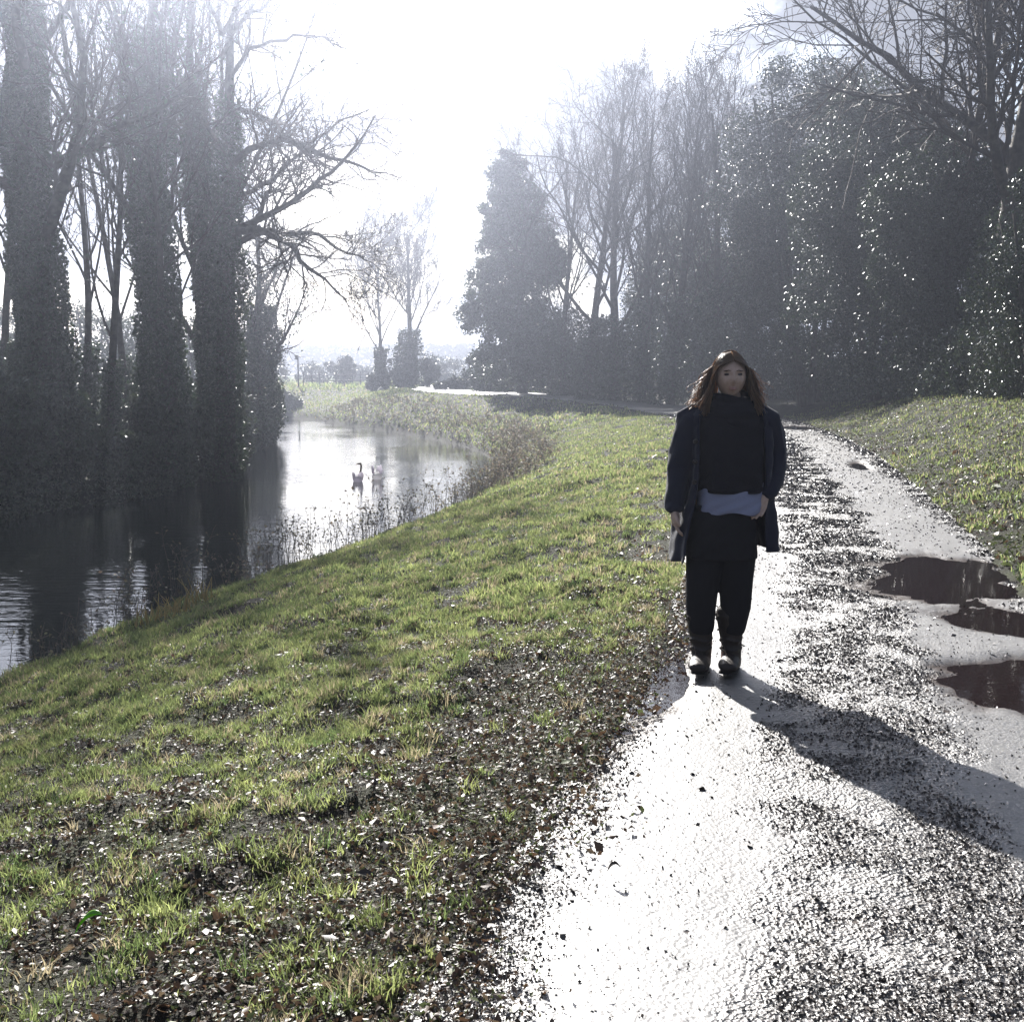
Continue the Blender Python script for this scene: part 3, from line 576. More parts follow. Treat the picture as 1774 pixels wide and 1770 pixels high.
for k, (px, Yd, h, r, ln, lb) in enumerate(rb):
    tree('tree', lb, 'tree', at(px, Yd), Yd, h, r, UPR if k != 1 else OAK, 120 + k, 'trees behind the hedge', (ln, 0), ivy=5500, ivyh=5.0, ivt=.6, isz=.16, limb_ivy=600)
ev = [(1175, 67, (3.6, 2.8, 4.4), 5.0, 'leftmost evergreen in the row, lowest and palest', 30000, [(at(1135, 67), 68, 2.4, (3.0, 2.4, 3.0), 30, 12000)]),
      (1262, 61, (4.3, 3.2, 6.0), 7.0, 'second evergreen in the row, behind the woman', 36000, [(at(1225, 61), 61, 3.0, (3.6, 2.8, 3.6), 30, 16000)]),
      (1400, 47, (4.2, 3.2, 6.3), 7.6, 'tallest rounded evergreen in the middle of the row', 48000, [(at(1370, 48), 48, 3.2, (4.2, 2.8, 3.6), 34, 20000), (at(1440, 47), 47, 10.6, (2.3, 2, 2.2), 16, 9000)]),
      (1520, 39, (3.3, 2.8, 4.8), 5.9, 'dark evergreen next right of the tallest one', 38000, [(at(1500, 39), 39, 2.6, (3.3, 2.4, 3.0), 24, 16000)]),
      (1640, 34, (2.8, 2.4, 3.4), 4.3, 'darkest evergreen at the right end of the row', 30000, [(at(1625, 34), 34, 2.0, (2.8, 2.2, 2.4), 20, 12000)])]
for k, (px, Yd, rad, zc, lb, n, ex) in enumerate(ev):
    bushy('evergreen_tree', lb, 'tree', at(px, Yd), Yd, rad, zc, 150, int(n * 2.4), .105, EVG, M['evergreen'], 140 + k, 'evergreens along the right side', stems=6, extra=ex)
# big bare tree at right
tree('tree', 'large bare tree at the right with limbs spreading over the evergreens', 'tree', at(1722, 30), 30, 13.5, .42, dict(OAK, kids=[17, 12, 8, 5, 0], minr=.009, ang=[(25, 56), (30, 60), (28, 60), (25, 55), (0, 0)], lr=[.52, .6, .55, .5, .5], t0=[.2, .2, .2, .15, 0]), 167, 'bare trees on the right', (0, 0), ivy=7000, ivyh=4.5, ivt=.45, isz=.1)
tree('tree', 'slim upright bare tree between the evergreens and the large bare tree', 'tree', at(1610, 33), 33, 13.5, .2, dict(OAK, kids=[15, 11, 7, 5, 0], minr=.009), 165, 'bare trees on the right', (-.03, 0))
tree('tree', 'bare tree at the right edge behind the large bare tree', 'tree', at(1775, 36), 36, 15, .26, dict(OAK, kids=[15, 11, 7, 5, 0], minr=.009), 166, 'bare trees on the right', (-.02, 0))
bushy('holly_tree', 'dark glossy holly filling the right edge beside the laurel hedge', 'tree', at(1790, 25), 25, (1.7, 1.4, 2.3), 2.0, 50, 20000, .075, (.03, .042, .02), M['laurel'], 171, 'evergreens along the right side', stems=5, extra=[(at(1810, 25), 25, 3.9, (1.2, 1.1, 1.1), 20, 7000)])
# hedges
def hedge(name, label, pts, h, w_, n, size, base, mt, seed, rough_=.25):
    pts = np.array(pts, float); root = empty(name, (*pts[0], Hs(*pts[0])), label, 'hedge')
    t = rng.random(n); q = along(pts, t); d = along(pts, np.clip(t + .01, 0, 1)) - along(pts, np.clip(t - .01, 0, 1)); d /= np.linalg.norm(d, axis=1, keepdims=True) + 1e-9; nn = np.stack([-d[:, 1], d[:, 0]], 1)
    hh = h * (1 + rough_ * (fbm(t * 40, t * 0, 1, seed, 3) - .5) * 2); a = rng.uniform(0, math.pi, n); rr = np.where(rng.random(n) < .75, .8 + .25 * rng.random(n), rng.random(n))
    sgn = np.cos(a); hgt = np.sin(a); u = np.sign(sgn) * np.abs(sgn) ** .4 * w_ * rr * .5 + nn[:, 0] * 0; v = hgt ** .5 * hh * rr; low = rng.random(n) < .35; v = np.where(low, rng.random(n) * hh * .7, v)
    cl = (fbm(q[:, 0] * 1.5 + v, q[:, 1] * 1.5, 1.1, seed + 5, 2) - .5) * .7; x = q[:, 0] + nn[:, 0] * (u + cl * np.sign(u)); y = q[:, 1] + nn[:, 1] * (u + cl * np.sign(u)); z = H(q[:, 0], q[:, 1]) + np.maximum(v, 0.03)
    V, Fc = leafquads(np.stack([x, y, z], 1), size); mesh('foliage', V, [Fc], mt, root, col=percol(n, 4, base))
    ln = [(np.array([[*along(pts, np.array([k]))[0], 0]] * 4) + np.array([[0, 0, 0], [.05, 0, h * .3], [0, .05, h * .6], [.08, 0, h * .85]]) + np.array([0, 0, Hs(*along(pts, np.array([k]))[0])]), np.linspace(.05, .02, 4)) for k in np.linspace(.03, .97, 14)]
    for q_ in ln:
        V, Fc = tubes([q_], 5); mesh('stem', V, [Fc], M['bark'], root)
hp = [(-1.8, 80), (.8, 76.5), (5.0, 71), (9.2, 64), (11.8, 56), (12.6, 49), (12.6, 46)]
hedge('hedge', 'long dark clipped hedge following the outside of the bend', hp, 2.6, 1.8, 60000, .14, (.028, .04, .02), M['ivy'], 181)
hedge('hedge', 'glossy laurel hedge on top of the right-hand grass bank', [(12.3, 45.5), (11.9, 39), (11.5, 33), (11.3, 29)], 1.6, 1.5, 22000, .11, (.03, .042, .02), M['laurel'], 182)
hedge('hedge', 'bramble and ivy hedge between the laurel and the holly', [(11.2, 28.6), (11.0, 25), (12.6, 22.5)], 1.4, 1.5, 14000, .08, (.032, .04, .022), M['laurel'], 183, .5)
bushy('bush', 'rounded dark conifer bush at the left end of the long hedge', 'bush', -1.6, 76.5, (1.7, 1.6, 1.5), 1.2, 40, 12000, .14, (.028, .042, .024), M['ivy'], 190, stems=5, partname='foliage')

# ------------------------------------------------------------------ bank undergrowth: dry stems and brambles beside the water
def weeds(n, xs_, ys_, hmin, hmax, lean=.25, leafn=5, lsz=.03, rad=.004):
    lines = []; lc = []
    for x, y in zip(xs_, ys_):
        z = Hs(x, y); h = rng.uniform(hmin, hmax); a = rng.uniform(0, 6.28); l = h * rng.uniform(0, lean) * 1.6; q = np.linspace(0, 1, 6)
        p = np.stack([x + math.cos(a) * l * q ** 2, y + math.sin(a) * l * q ** 2, z + h * q * (1 - .18 * q * l / h)], 1) + rng.normal(0, .012, (6, 3)); lines.append((p, np.linspace(rad, rad * .4, 6)))
        for k in range(leafn):
            f = rng.uniform(.35, 1.0) * 4.99; i = int(f); b = p[i] + (p[i + 1] - p[i]) * (f - i); e = b + rng.normal(0, .06, 3) * np.array([1, 1, .7]) + np.array([0, 0, .04]); lines.append((np.linspace(b, e, 3), np.array([rad * .5, rad * .4, rad * .3]))); lc.append(e)
    return lines, np.array(lc)
def riv_edge_pts(t0, t1, n, off0, off1):
    L = RNs[(RNs[:, 1] > -1) & (RNs[:, 1] < 90)]; t = rng.uniform(t0, t1, n); q = along(L, t); d = along(L, np.clip(t + .005, 0, 1)) - along(L, np.clip(t - .005, 0, 1)); d /= np.linalg.norm(d, axis=1, keepdims=True) + 1e-9
    o = rng.uniform(off0, off1, n)[:, None]; return q + np.stack([d[:, 1], -d[:, 0]], 1) * o
_L = RNs[(RNs[:, 1] > -1) & (RNs[:, 1] < 90)]; _d = np.r_[0, np.cumsum(np.linalg.norm(np.diff(_L, axis=0), axis=1))]; _d /= _d[-1]
def tat(Yv): return float(np.interp(Yv, _L[:, 1], _d))
parts = []
q = riv_edge_pts(tat(13), tat(36), 520, -.1, .5); parts.append(weeds(0, q[:, 0], q[:, 1], .35, 1.0, leafn=7, rad=.005))
q = riv_edge_pts(tat(5), tat(14), 130, -.1, .4); parts.append(weeds(0, q[:, 0], q[:, 1], .15, .55, leafn=3, rad=.005))
q = riv_edge_pts(tat(27), tat(50), 300, 0, 1.6); parts.append(weeds(0, q[:, 0], q[:, 1], .15, .7, lean=.7, leafn=14, rad=.007))
q = riv_edge_pts(tat(46), 0.99, 420, 0, 2.6); parts.append(weeds(0, q[:, 0], q[:, 1], .12, .42, lean=.7, leafn=9, rad=.011))
ln = []; [ln.extend(p[0]) for p in parts]; V, Fc = tubes(ln, 3)
C = np.concatenate([p[1] for p in parts]); sz = np.clip(.028 + .0012 * C[:, 1], .03, .12); V2, F2 = leafquads(C, sz)
V = np.concatenate([V, V2]); nV = len(V) - len(V2)
cw = np.concatenate([np.tile([[.12, .10, .08]], (nV, 1)), percol(len(C), 4, (.15, .13, .09))])
tag(mesh('bank_undergrowth', V, [Fc, F2 + nV], M['weed'], col=cw), 'dry leafy weeds and bramble stems along the near waterline', 'undergrowth', kind='stuff')
# tufts of pale cut reed
for k, (px, py, lb) in enumerate([(262, 1092, 'pale reed tuft at the waterline furthest left'), (305, 1080, 'pale reed tuft in the middle of the three by the water'), (352, 1060, 'tallest pale reed tuft, right of the other two')]):
    x, y = G(px, py + 18, -1.15); z = Hs(x, y); root = empty('reed_tuft', (x, y, z), lb, 'reeds', 'pale reed tufts at the waterline')
    ln = []
    for j in range(26):
        a = rng.uniform(0, 6.28); rr = rng.uniform(0, .22); h = rng.uniform(.1, .26) * (1.4 if k == 2 else 1); l = rng.normal(0, .07, 2); t = np.linspace(0, 1, 4)
        ln.append((np.stack([x + math.cos(a) * rr + l[0] * t ** 2, y + math.sin(a) * rr * .6 + l[1] * t ** 2, z - .03 + h * t], 1), np.array([.007, .006, .005, .002])))
    V, Fc = tubes(ln, 4); mesh('stalks', V, [Fc], mat('reed_straw', (.42, .32, .13), .5, .4, trans=.25) if k == 0 else bpy.data.materials['reed_straw'], root)
# ------------------------------------------------------------------ the woman
def capsule(pts, rad, sides=16, flat=None):
    """closed tapering tube with rounded ends; rad (n,) or (n,2) = half widths across x and y"""
    pts = np.array(pts, float); rad = np.array(rad, float); rad = np.stack([rad, rad], 1) if rad.ndim == 1 else rad
    T = np.gradient(pts, axis=0); T /= np.linalg.norm(T, axis=1, keepdims=True) + 1e-9; rings = []
    def ring(c, t, r):
        ref = np.array([0, 1., 0]) if abs(t[1]) < .9 else np.array([0, 0, 1.]); u = unit(np.cross(ref, t)); v = np.cross(t, u); a = np.arange(sides) / sides * 2 * math.pi
        return c + np.outer(np.cos(a), u) * r[0] + np.outer(np.sin(a), v) * r[1]
    for f in (1, .92, .7, .38): rings.append(ring(pts[0] - T[0] * rad[0].mean() * f * .9, T[0], rad[0] * math.sqrt(max(1e-4, 1 - f * f)) + 1e-4))
    for c, t, r in zip(pts, T, rad): rings.append(ring(c, t, r))
    for f in (.38, .7, .92, 1): rings.append(ring(pts[-1] + T[-1] * rad[-1].mean() * f * .9, T[-1], rad[-1] * math.sqrt(max(1e-4, 1 - f * f)) + 1e-4))
    n = len(rings); V = np.concatenate(rings); i = (np.arange(n - 1)[:, None] * sides); j = np.arange(sides)[None]; j2 = (j + 1) % sides
    Q = np.stack([i + j, i + j2, i + sides + j2, i + sides + j], -1).reshape(-1, 4)
    V = np.concatenate([V, [rings[0].mean(0), rings[-1].mean(0)]]); c0 = len(V) - 2; jj = np.arange(sides)
    Tt = np.concatenate([np.stack([(jj + 1) % sides, jj, np.full(sides, c0)], 1), np.stack([(n - 1) * sides + jj, (n - 1) * sides + (jj + 1) % sides, np.full(sides, c0 + 1)], 1)])
    return V, Q, Tt
def join(parts):
    V = []; Q = []; T = []; o = 0
    for v, q, t in parts: V.append(v); Q.append(q + o); T.append(t + o); o += len(v)
    return np.concatenate(V), np.concatenate(Q), np.concatenate(T)
def baked(o, voxel=.005, smooth_=4, sub=0, solid=0):
    if solid: m = o.modifiers.new('s', 'SOLIDIFY'); m.thickness = solid; m.offset = 0
    if voxel: m = o.modifiers.new('r', 'REMESH'); m.mode = 'VOXEL'; m.voxel_size = voxel; m.use_smooth_shade = True
    if smooth_: m = o.modifiers.new('m', 'SMOOTH'); m.factor = .5; m.iterations = smooth_
    if sub: m = o.modifiers.new('u', 'SUBSURF'); m.levels = sub; m.render_levels = sub
    bpy.context.view_layer.update(); dg = bpy.context.evaluated_depsgraph_get(); me = bpy.data.meshes.new_from_object(o.evaluated_get(dg)); o.modifiers.clear(); old = o.data; mt = old.materials[0]; o.data = me
    if not me.materials: me.materials.append(mt)
    for p in me.polygons: p.use_smooth = True
    return o
gx, gy = G(1240, 1156, .02); PYD = gy; root = empty('person', (gx, gy, .015), 'woman with long brown hair in dark open coat and boots on the wet track', 'person')
def W(px, py, dy=0.0):
    p = P(px, py, PYD + dy); return p
SC = F / (PYD * cp) * 1.0
def wm(a): return a / 336.0
skin = mat('skin', (.52, .36, .29), .5, .4, noise=((.47, .32, .25), 60)); navy = mat('navy_wool', (.012, .013, .028), .9, .2, sheen=.15, bump=.5, bscale=260, bdist=.003)
knit = mat('dark_knit', (.012, .011, .016), .95, .15, bump=.8, bscale=160, bdist=.006); shirtm = mat('pale_blue_cotton', (.25, .26, .37), .8, .2, bump=.4, bscale=60, bdist=.004)
blackc = mat('black_cloth', (.012, .011, .014), .9, .15, bump=.3, bscale=200, bdist=.003); leather = mat('boot_leather', (.02, .013, .010), .55, .35, bump=.5, bscale=45, bdist=.006)
hairm = mat('hair', (.10, .05, .025), .35, .6, attr=True, trans=.65)
# body: head, neck, trunk, arms, hands with fingers, legs, feet grown into one surface
parts = []
hc = W(1265, 652); hc = hc + np.array([0, -.01, 0])
nu, nv = 56, 40; hv = []
for iv in range(nv + 1):
    ph = math.pi * iv / nv
    for iu in range(nu):
        th_ = 2 * math.pi * iu / nu; x = math.sin(ph) * math.cos(th_); y = math.sin(ph) * math.sin(th_); z = math.cos(ph)
        X_, Y_, Z_ = x * .077, y * .092, z * .112
        lo = max(0, -z); X_ *= 1 - .30 * lo ** 1.6; Y_ *= 1 - (.10 if y < 0 else .38) * lo
        if y < 0:
            g = lambda cx, cz, sx, sz: math.exp(-((abs(X_) - cx) / sx) ** 2 - ((Z_ - cz) / sz) ** 2)
            Y_ -= .020 * math.exp(-(X_ / .011) ** 2 - ((Z_ + .022) / .016) ** 2) + .010 * math.exp(-(X_ / .008) ** 2 - ((Z_ - .002) / .022) ** 2)
            Y_ += .012 * g(.031, .010, .015, .011); Y_ -= .005 * g(.028, .030, .022, .008); Y_ -= .006 * g(.038, -.030, .018, .018)
            Y_ -= .007 * math.exp(-(X_ / .020) ** 2 - ((Z_ + .061) / .010) ** 2); Y_ -= .008 * math.exp(-(X_ / .020) ** 2 - ((Z_ + .092) / .014) ** 2)
        hv.append((X_ + hc[0], Y_ + hc[1], Z_ + hc[2]))
i = (np.arange(nv)[:, None] * nu); j = np.arange(nu)[None]; j2 = (j + 1) % nu
parts.append((np.array(hv), np.stack([i + j, i + nu + j, i + nu + j2, i + j2], -1).reshape(-1, 4), np.zeros((0, 3), int)))
parts.append(capsule([W(1265, 685, .02), W(1265, 700, .03), W(1264, 722, .03)], [.052, .056, .07]))
parts.append(capsule([W(1263, 722, .03), W(1263, 760, .02), W(1262, 800, .01), W(1260, 850, .01), W(1255, 900, .01), W(1252, 930, .01)], [(.13, .08), (.165, .11), (.155, .11), (.15, .11), (.165, .125), (.15, .11)], 24))
def arm(pts, rr): parts.append(capsule([W(*p) for p in pts], rr, 14))
arm([(1216, 722, .02), (1197, 733, .02), (1184, 790, .03), (1178, 812, .03), (1172, 850, .0), (1168, 878, -.03)], [.05, .052, .045, .042, .034, .026])
arm([(1312, 722, .02), (1330, 733, .03), (1340, 790, .06), (1341, 806, .06), (1334, 830, .0), (1325, 852, -.06)], [.05, .052, .045, .042, .034, .026])
def hand(wr, d, side, thumbside, L=.085, curl=.5):
    """palm, four unequal curled fingers and a thumb off the side of the palm"""
    d = unit(np.array(d, float)); s_ = unit(np.cross(d, np.array(side, float))); s_ = np.array(side, float); n_2 = unit(np.cross(d, s_))
    parts.append(capsule([wr, wr + d * .035, wr + d * L * .85], [(.026, .014), (.036, .015), (.037, .014)], 14) if False else capsule([wr + s_ * o * 0 for o in (0,)] + [wr + d * .03, wr + d * .075], [.022, .022, .022], 12))
    for k in range(4):
        o = (k - 1.5) * .0185; b0 = wr + d * .025 + s_ * o * .7; b1 = wr + d * (.082 - .004 * abs(k - 1.2)) + s_ * o; ln = (.062, .072, .068, .052)[k]
        p = [b0, b1]; dd = d.copy()
        for q in range(3): dd = unit(dd + n_2 * curl * .55); p.append(p[-1] + dd * ln * (.42, .33, .25)[q])
        parts.append(capsule(p, [.011, .0095, .0085, .008, .0068], 10))
    ts = s_ * thumbside; p = [wr + d * .022 + ts * .018, wr + d * .045 + ts * .036 + n_2 * .008, wr + d * .068 + ts * .044 + n_2 * .016, wr + d * .088 + ts * .042 + n_2 * .022]
    parts.append(capsule(p, [.013, .0115, .010, .008], 10))
hand(W(1168, 880, -.03), (.10, -.12, -1), (0.25, .97, 0), -1, curl=.55)
hand(W(1325, 853, -.07), (-.35, -.15, -.9), (.9, -.4, -.2), -1, curl=.4)
for pts, rr in (([(1236, 930, .01), (1222, 975, 0), (1218, 1015, -.01), (1216, 1050, .0), (1217, 1080, .015), (1220, 1115, .02), (1219, 1140, .02)], [.10, .088, .066, .060, .054, .042, .040]),
                ([(1270, 930, .01), (1274, 975, 0), (1273, 1015, -.01), (1272, 1050, .0), (1267, 1080, .015), (1264, 1112, .02), (1262, 1138, .02)], [.10, .090, .066, .060, .054, .043, .040])):
    parts.append(capsule([W(*p) for p in pts], rr, 18))
for px, py in ((1219, 1146), (1262, 1144)): parts.append(capsule([W(px, py, .05), W(px - 2, py + 2, -.02), W(px - 4, py + 5, -.12)], [(.034, .03), (.036, .028), (.032, .02)]))
V, Q, T = join(parts); body = baked(mesh('body', V, [Q, T], skin, root), voxel=.0045, smooth_=3)
# face details
for sx in (-1, 1):
    e = capsule([hc + np.array([sx * .031 - .008, -.0755, .010]), hc + np.array([sx * .031 + .008, -.0755, .010])], [(.006, .006)] * 2, 10); mesh('eye', e[0], [e[1], e[2]], mat('eye_dark', (.03, .02, .018), .15, .6) if sx < 0 else bpy.data.materials['eye_dark'], root, smoothf=True)
    e = capsule([hc + np.array([sx * (.014 + .011 * q), -.088 + .004 * q, .027 + .003 * (1 if q == 1 else 0)]) for q in range(4)], [.0022, .003, .003, .0015], 8); mesh('eyebrow', e[0], [e[1], e[2]], mat('brow_hair', (.05, .025, .015), .7) if sx < 0 else bpy.data.materials['brow_hair'], root, smoothf=True)
for nm, dz, r_ in (('lips', -.0575, .0040), ('lips', -.0640, .0050)):
    e = capsule([hc + np.array([q * .0075, -.0905 + .0022 * q * q, dz + .0012 * q * q * (.6 if nm else 1)]) for q in (-2.6, -1.3, 0, 1.3, 2.6)], [.001, r_ * .8, r_, r_ * .8, .001], 10)
    mesh(nm, e[0], [e[1], e[2]], mat('lip_skin', (.38, .20, .17), .4) if dz > -.06 else bpy.data.materials['lip_skin'], root, smoothf=True)
# tights, boots
tp = []
for pts, rr in (([(1238, 925, .01), (1224, 965, 0), (1217, 1005, -.01), (1214, 1050, .0), (1215, 1085, .01)], [.116, .108, .086, .078, .067]), ([(1270, 925, .01), (1273, 965, 0), (1275, 1005, -.01), (1274, 1050, .0), (1269, 1085, .01)], [.118, .108, .087, .079, .068])):
    tp.append(capsule([W(*p) for p in pts], rr, 24))
V, Q, T = join(tp); baked(mesh('tights', V, [Q, T], blackc, root), voxel=.0055, smooth_=2)
for bx, lean_ in ((1214, 0), (1266, 0)):
    c = [W(bx - 1, 1062, .01), W(bx - 1, 1075, .012), W(bx, 1095, .018), W(bx + 1, 1115, .02), W(bx + 1, 1132, .02), W(bx + 1, 1146, .025)]
    pr = [capsule(c, [(.072, .072), (.068, .070), (.061, .063), (.053, .058), (.050, .06), (.05, .062)], 20), capsule([W(bx + 1, 1146, .05), W(bx - 1, 1147, -.03), W(bx - 4, 1152, -.12), W(bx - 5, 1156, -.17)], [(.048, .045), (.052, .045), (.054, .036), (.045, .026)], 18)]
    for k, (dy, rr_) in enumerate(((1064, .071), (1069, .068), (1106, .054), (1122, .052))):
        a = np.linspace(0, 2 * math.pi, 13); cc_ = W(bx - (1 if dy < 1100 else 0), dy, .014); ringp = [cc_ + np.array([math.cos(t) * rr_, math.sin(t) * rr_, .008 * math.sin(3 * t + k)]) for t in a]; pr.append(capsule(ringp, [.010] * 13, 8))
    V, Q, T = join(pr); bo = baked(mesh('boot', V, [Q, T], leather, root), voxel=.005, smooth_=2)
    z0 = Hs(0, 0) * 0 + .012; s0 = capsule([W(bx + 1, 1150, .075), W(bx - 1, 1150, -.02), W(bx - 5, 1150, -.175)], [(.046, .012), (.048, .012), (.046, .012)], 16); V = s0[0].copy(); V[:, 2] = z0 + .012 + (V[:, 2] - V[:, 2].mean()) * .25; V[:, 2] = np.clip(V[:, 2], .008, .034)
    so_ = mesh('sole', V, [s0[1], s0[2]], mat('rubber', (.015, .013, .012), .7) if bx == 1214 else bpy.data.materials['rubber'], root); so_.parent = bo; so_.location = -np.array(bo.location); V2 = V - 0
    so_.location = (0, 0, 0)
    # laces hanging loose
    l1 = [(np.array([W(bx - 16, 1112 + q * 4, -.05 - .005 * q) for q in range(6)]), np.full(6, .0018)), (np.array([W(bx - 12 + q, 1118 + q * 4, -.07 - .012 * q) for q in range(6)]), np.full(6, .0018))]
    V, Fc = tubes(l1, 4); la = mesh('lace', V, [Fc], bpy.data.materials['brow_hair'], root); la.parent = bo
# clothes as lofted sheets
def loft(rows, a0=0, a1=360, seg=72, ripple=0, rn=6, closed=True, seed=0, yc=.02):
    """rows: (px centre, py, half width px, half depth m)"""
    rg = []; a = np.radians(np.linspace(a0, a1, seg + (0 if closed else 1), endpoint=not closed)); n = len(rows)
    for k, (c, py, hw, ry) in enumerate(rows):
        p = W(c, py, yc); f = k / (n - 1); rip = ripple * f * (np.sin(a * rn + seed) + .5 * np.sin(a * rn * 1.7 + 2 + seed + k * .3)) + .004 * np.sin(a * 9 + k * 1.7 + seed) * (f > 0)
        rx = hw / 336.; ca, sa = np.cos(a), np.sin(a); pw_ = .85
        rg.append(np.stack([p[0] + (rx + rip) * np.sign(ca) * np.abs(ca) ** pw_, p[1] + (ry + rip) * np.sign(sa) * np.abs(sa) ** pw_, np.full(len(a), p[2])], 1))
    m = len(a); V = np.concatenate(rg); i = (np.arange(n - 1)[:, None] * m); j = np.arange(m if closed else m - 1)[None]; j2 = (j + 1) % m
    return V, np.stack([i + j, i + m + j, i + m + j2, i + j2], -1).reshape(-1, 4)
def dens_rows(rows, n):
    r_ = np.array(rows, float); t = np.linspace(0, len(r_) - 1, n); return np.stack([np.interp(t, np.arange(len(r_)), r_[:, c]) for c in range(4)], 1)
V, Q = loft(dens_rows([(1254, 872, 52, .135), (1252, 900, 57, .15), (1250, 935, 60, .155), (1249, 964, 61, .155)], 16), ripple=.006, rn=7); baked(mesh('skirt', V, [Q], blackc, root), 0, 1, 1, .006)
V, Q = loft(dens_rows([(1264, 825, 56, .15), (1265, 850, 59, .158), (1266, 870, 60, .162), (1266, 886, 60, .163)], 12), ripple=.007, rn=5, seed=2)
kx = V[:, 0]; V[-72:, 2] += .010 * np.sin((kx[-72:] - gx) * 30) + np.clip((kx[-72:] - gx - .15) * .4, 0, .05); baked(mesh('shirt', V, [Q], shirtm, root), 0, 1, 1, .004)
V, Q = loft(dens_rows([(1265, 706, 34, .085), (1265, 714, 48, .11), (1264, 726, 56, .125), (1263, 750, 60, .145), (1263, 785, 60, .155), (1263, 820, 60, .162), (1264, 843, 61, .168), (1264, 850, 58, .160)], 26), ripple=.012, rn=6, seed=1); V[:, 1] += .006 * np.sin(V[:, 2] * 75 + V[:, 0] * 14); V[-72:, 2] += .004 * np.cos(np.linspace(0, 12.56, 72)); baked(mesh('jumper', V, [Q], knit, root), 0, 1, 1, .008)
# thick snood round the neck
sn = []
for k, (py, r1, r2, th_) in enumerate(((689, .084, .082, .024), (701, .108, .096, .028), (716, .125, .108, .030), (728, .118, .112, .026))):
    a = np.linspace(0, 2 * math.pi, 25); c = W(1265, py, .015); sn.append(capsule([c + np.array([math.cos(t) * r1, math.sin(t) * r2, .010 * math.sin(2 * t + k * 2) - (.012 if math.sin(t) < 0 else -.012) * abs(math.sin(t))]) for t in a], [th_] * 25, 12))
V, Q, T = join(sn); baked(mesh('scarf', V, [Q, T], knit, root), voxel=.007, smooth_=3)
crow = [(1264, 701, 30, .085), (1264, 706, 50, .10), (1263, 711, 62, .112), (1262, 720, 68, .12), (1263, 745, 69, .135), (1264, 785, 69, .15), (1262, 830, 70, .16), (1258, 870, 75, .168), (1254, 910, 83, .178), (1252, 958, 88, .188)]
V, Q = loft(dens_rows(crow, 46), -38, 222, 80, ripple=.016, rn=6, closed=False, seed=3)
m_ = 81; kk = np.arange(len(V)) // m_; V[:, 2] -= smooth(36, 45, kk) * .045 * np.clip((gx - V[:, 0]) / .25, -.35, 1)
coat = baked(mesh('coat', V, [Q], navy, root), 0, 1, 1, .011)
for pts, rr in (([(1212, 718, .02), (1196, 728, .02), (1187, 755, .025), (1181, 785, .03), (1177, 812, .028), (1172, 845, .0), (1167, 874, -.02)], [.062, .070, .068, .066, .062, .058, .052]),
                ([(1314, 718, .02), (1330, 728, .025), (1337, 755, .04), (1341, 782, .055), (1341, 806, .05), (1334, 832, .0), (1326, 854, -.05)], [.062, .070, .068, .068, .066, .058, .052])):
    V, Q, T = capsule([W(*p) for p in pts], rr, 22)
    k = np.arange(len(V)); nz_ = .008 * np.sin(V[:, 2] * 80 + V[:, 0] * 40 + V[:, 1] * 30) + .007 * np.sin(V[:, 2] * 37 + V[:, 1] * 60); V = V + np.stack([nz_, nz_ * .6, nz_ * 0], 1)
    sl_ = baked(mesh('sleeve', V, [Q, T], navy, root), voxel=.006, smooth_=2); sl_.parent = coat
for px_, py_ in ((1213, 765), (1212, 800), (1211, 835)):
    V, Q, T = capsule([W(px_ - 8, py_, -.128), W(px_ - 8, py_, -.138)], [.013, .011], 12); b_ = mesh('button', V, [Q, T], leather, root, smoothf=True); b_.parent = coat
# hair: strands flowing from a centre parting over the head and down to the shoulders
hr = np.random.default_rng(3); ln = []
def strand(a, out_, zend, r0, wav, ph, drop=0.0):
    sx = 1 if math.cos(a) >= 0 else -1; P_ = []
    n = 14
    for k in range(n):
        t = k / (n - 1)
        if t < .36:                      # over the skull
            q = t / .36; el = (1.48 - 1.25 * q); rx = .080 * (1 + .05 * q) + out_ * .25; x = sx * abs(math.cos(a)) ** .8 * math.cos(el) * rx; y = math.sin(a) * math.cos(el) * .098 + .012; z = math.sin(el) * .122
            if y < 0: x = sx * max(abs(x), .070 * q ** .45); y = y * .8 if q < .5 else y
        else:
            q = (t - .36) / .64; x = sx * (.086 + abs(math.cos(a)) * .012 + out_ * (.35 + .9 * q) + .045 * q ** 1.3); x = x if abs(math.sin(a)) < .8 else x * (.35 + .65 * abs(math.cos(a)) + .1)
            y = math.sin(a) * (.085 + .02 * q) + .012 + (.01 if y < 0 else 0) * q; z = .028 + (zend - .028) * q
        w_ = wav * t ** 1.2; P_.append(hc + np.array([x + w_ * math.sin(t * 16 + ph), y + w_ * math.cos(t * 14 + ph), z + drop]))
    return np.array(P_), r0 * np.r_[np.linspace(.6, 1, 4), np.linspace(1, .35, 10)]
def curtain(rho, sx, out_, zend, r0, wav, ph):
    ry_ = -.084 + .115 * rho; rz = .080 + .046 * math.sin(rho * 1.57)
    c = np.array([(sx * .002, ry_, rz), (sx * .046, ry_ * .93 - .004, rz - .020), (sx * .078, ry_ * .72, .038 + .018 * rho), (sx * (.086 + out_ * .4), ry_ * .56, -.02), (sx * (.098 + out_ * .8), ry_ * .5, -.085), (sx * (.118 + out_ * 1.5), ry_ * .6 - .005, zend)])
    p = resample(c, 3)[:14]; p = np.concatenate([p[:13], c[-1:]]); t = np.linspace(0, 1, 14)[:, None]
    return p + hc + wav * t ** 1.3 * np.concatenate([np.sin(t * 15 + ph), np.cos(t * 13 + ph), 0 * t], 1), r0 * np.r_[np.linspace(.7, 1, 4), np.linspace(1, .35, 10)]
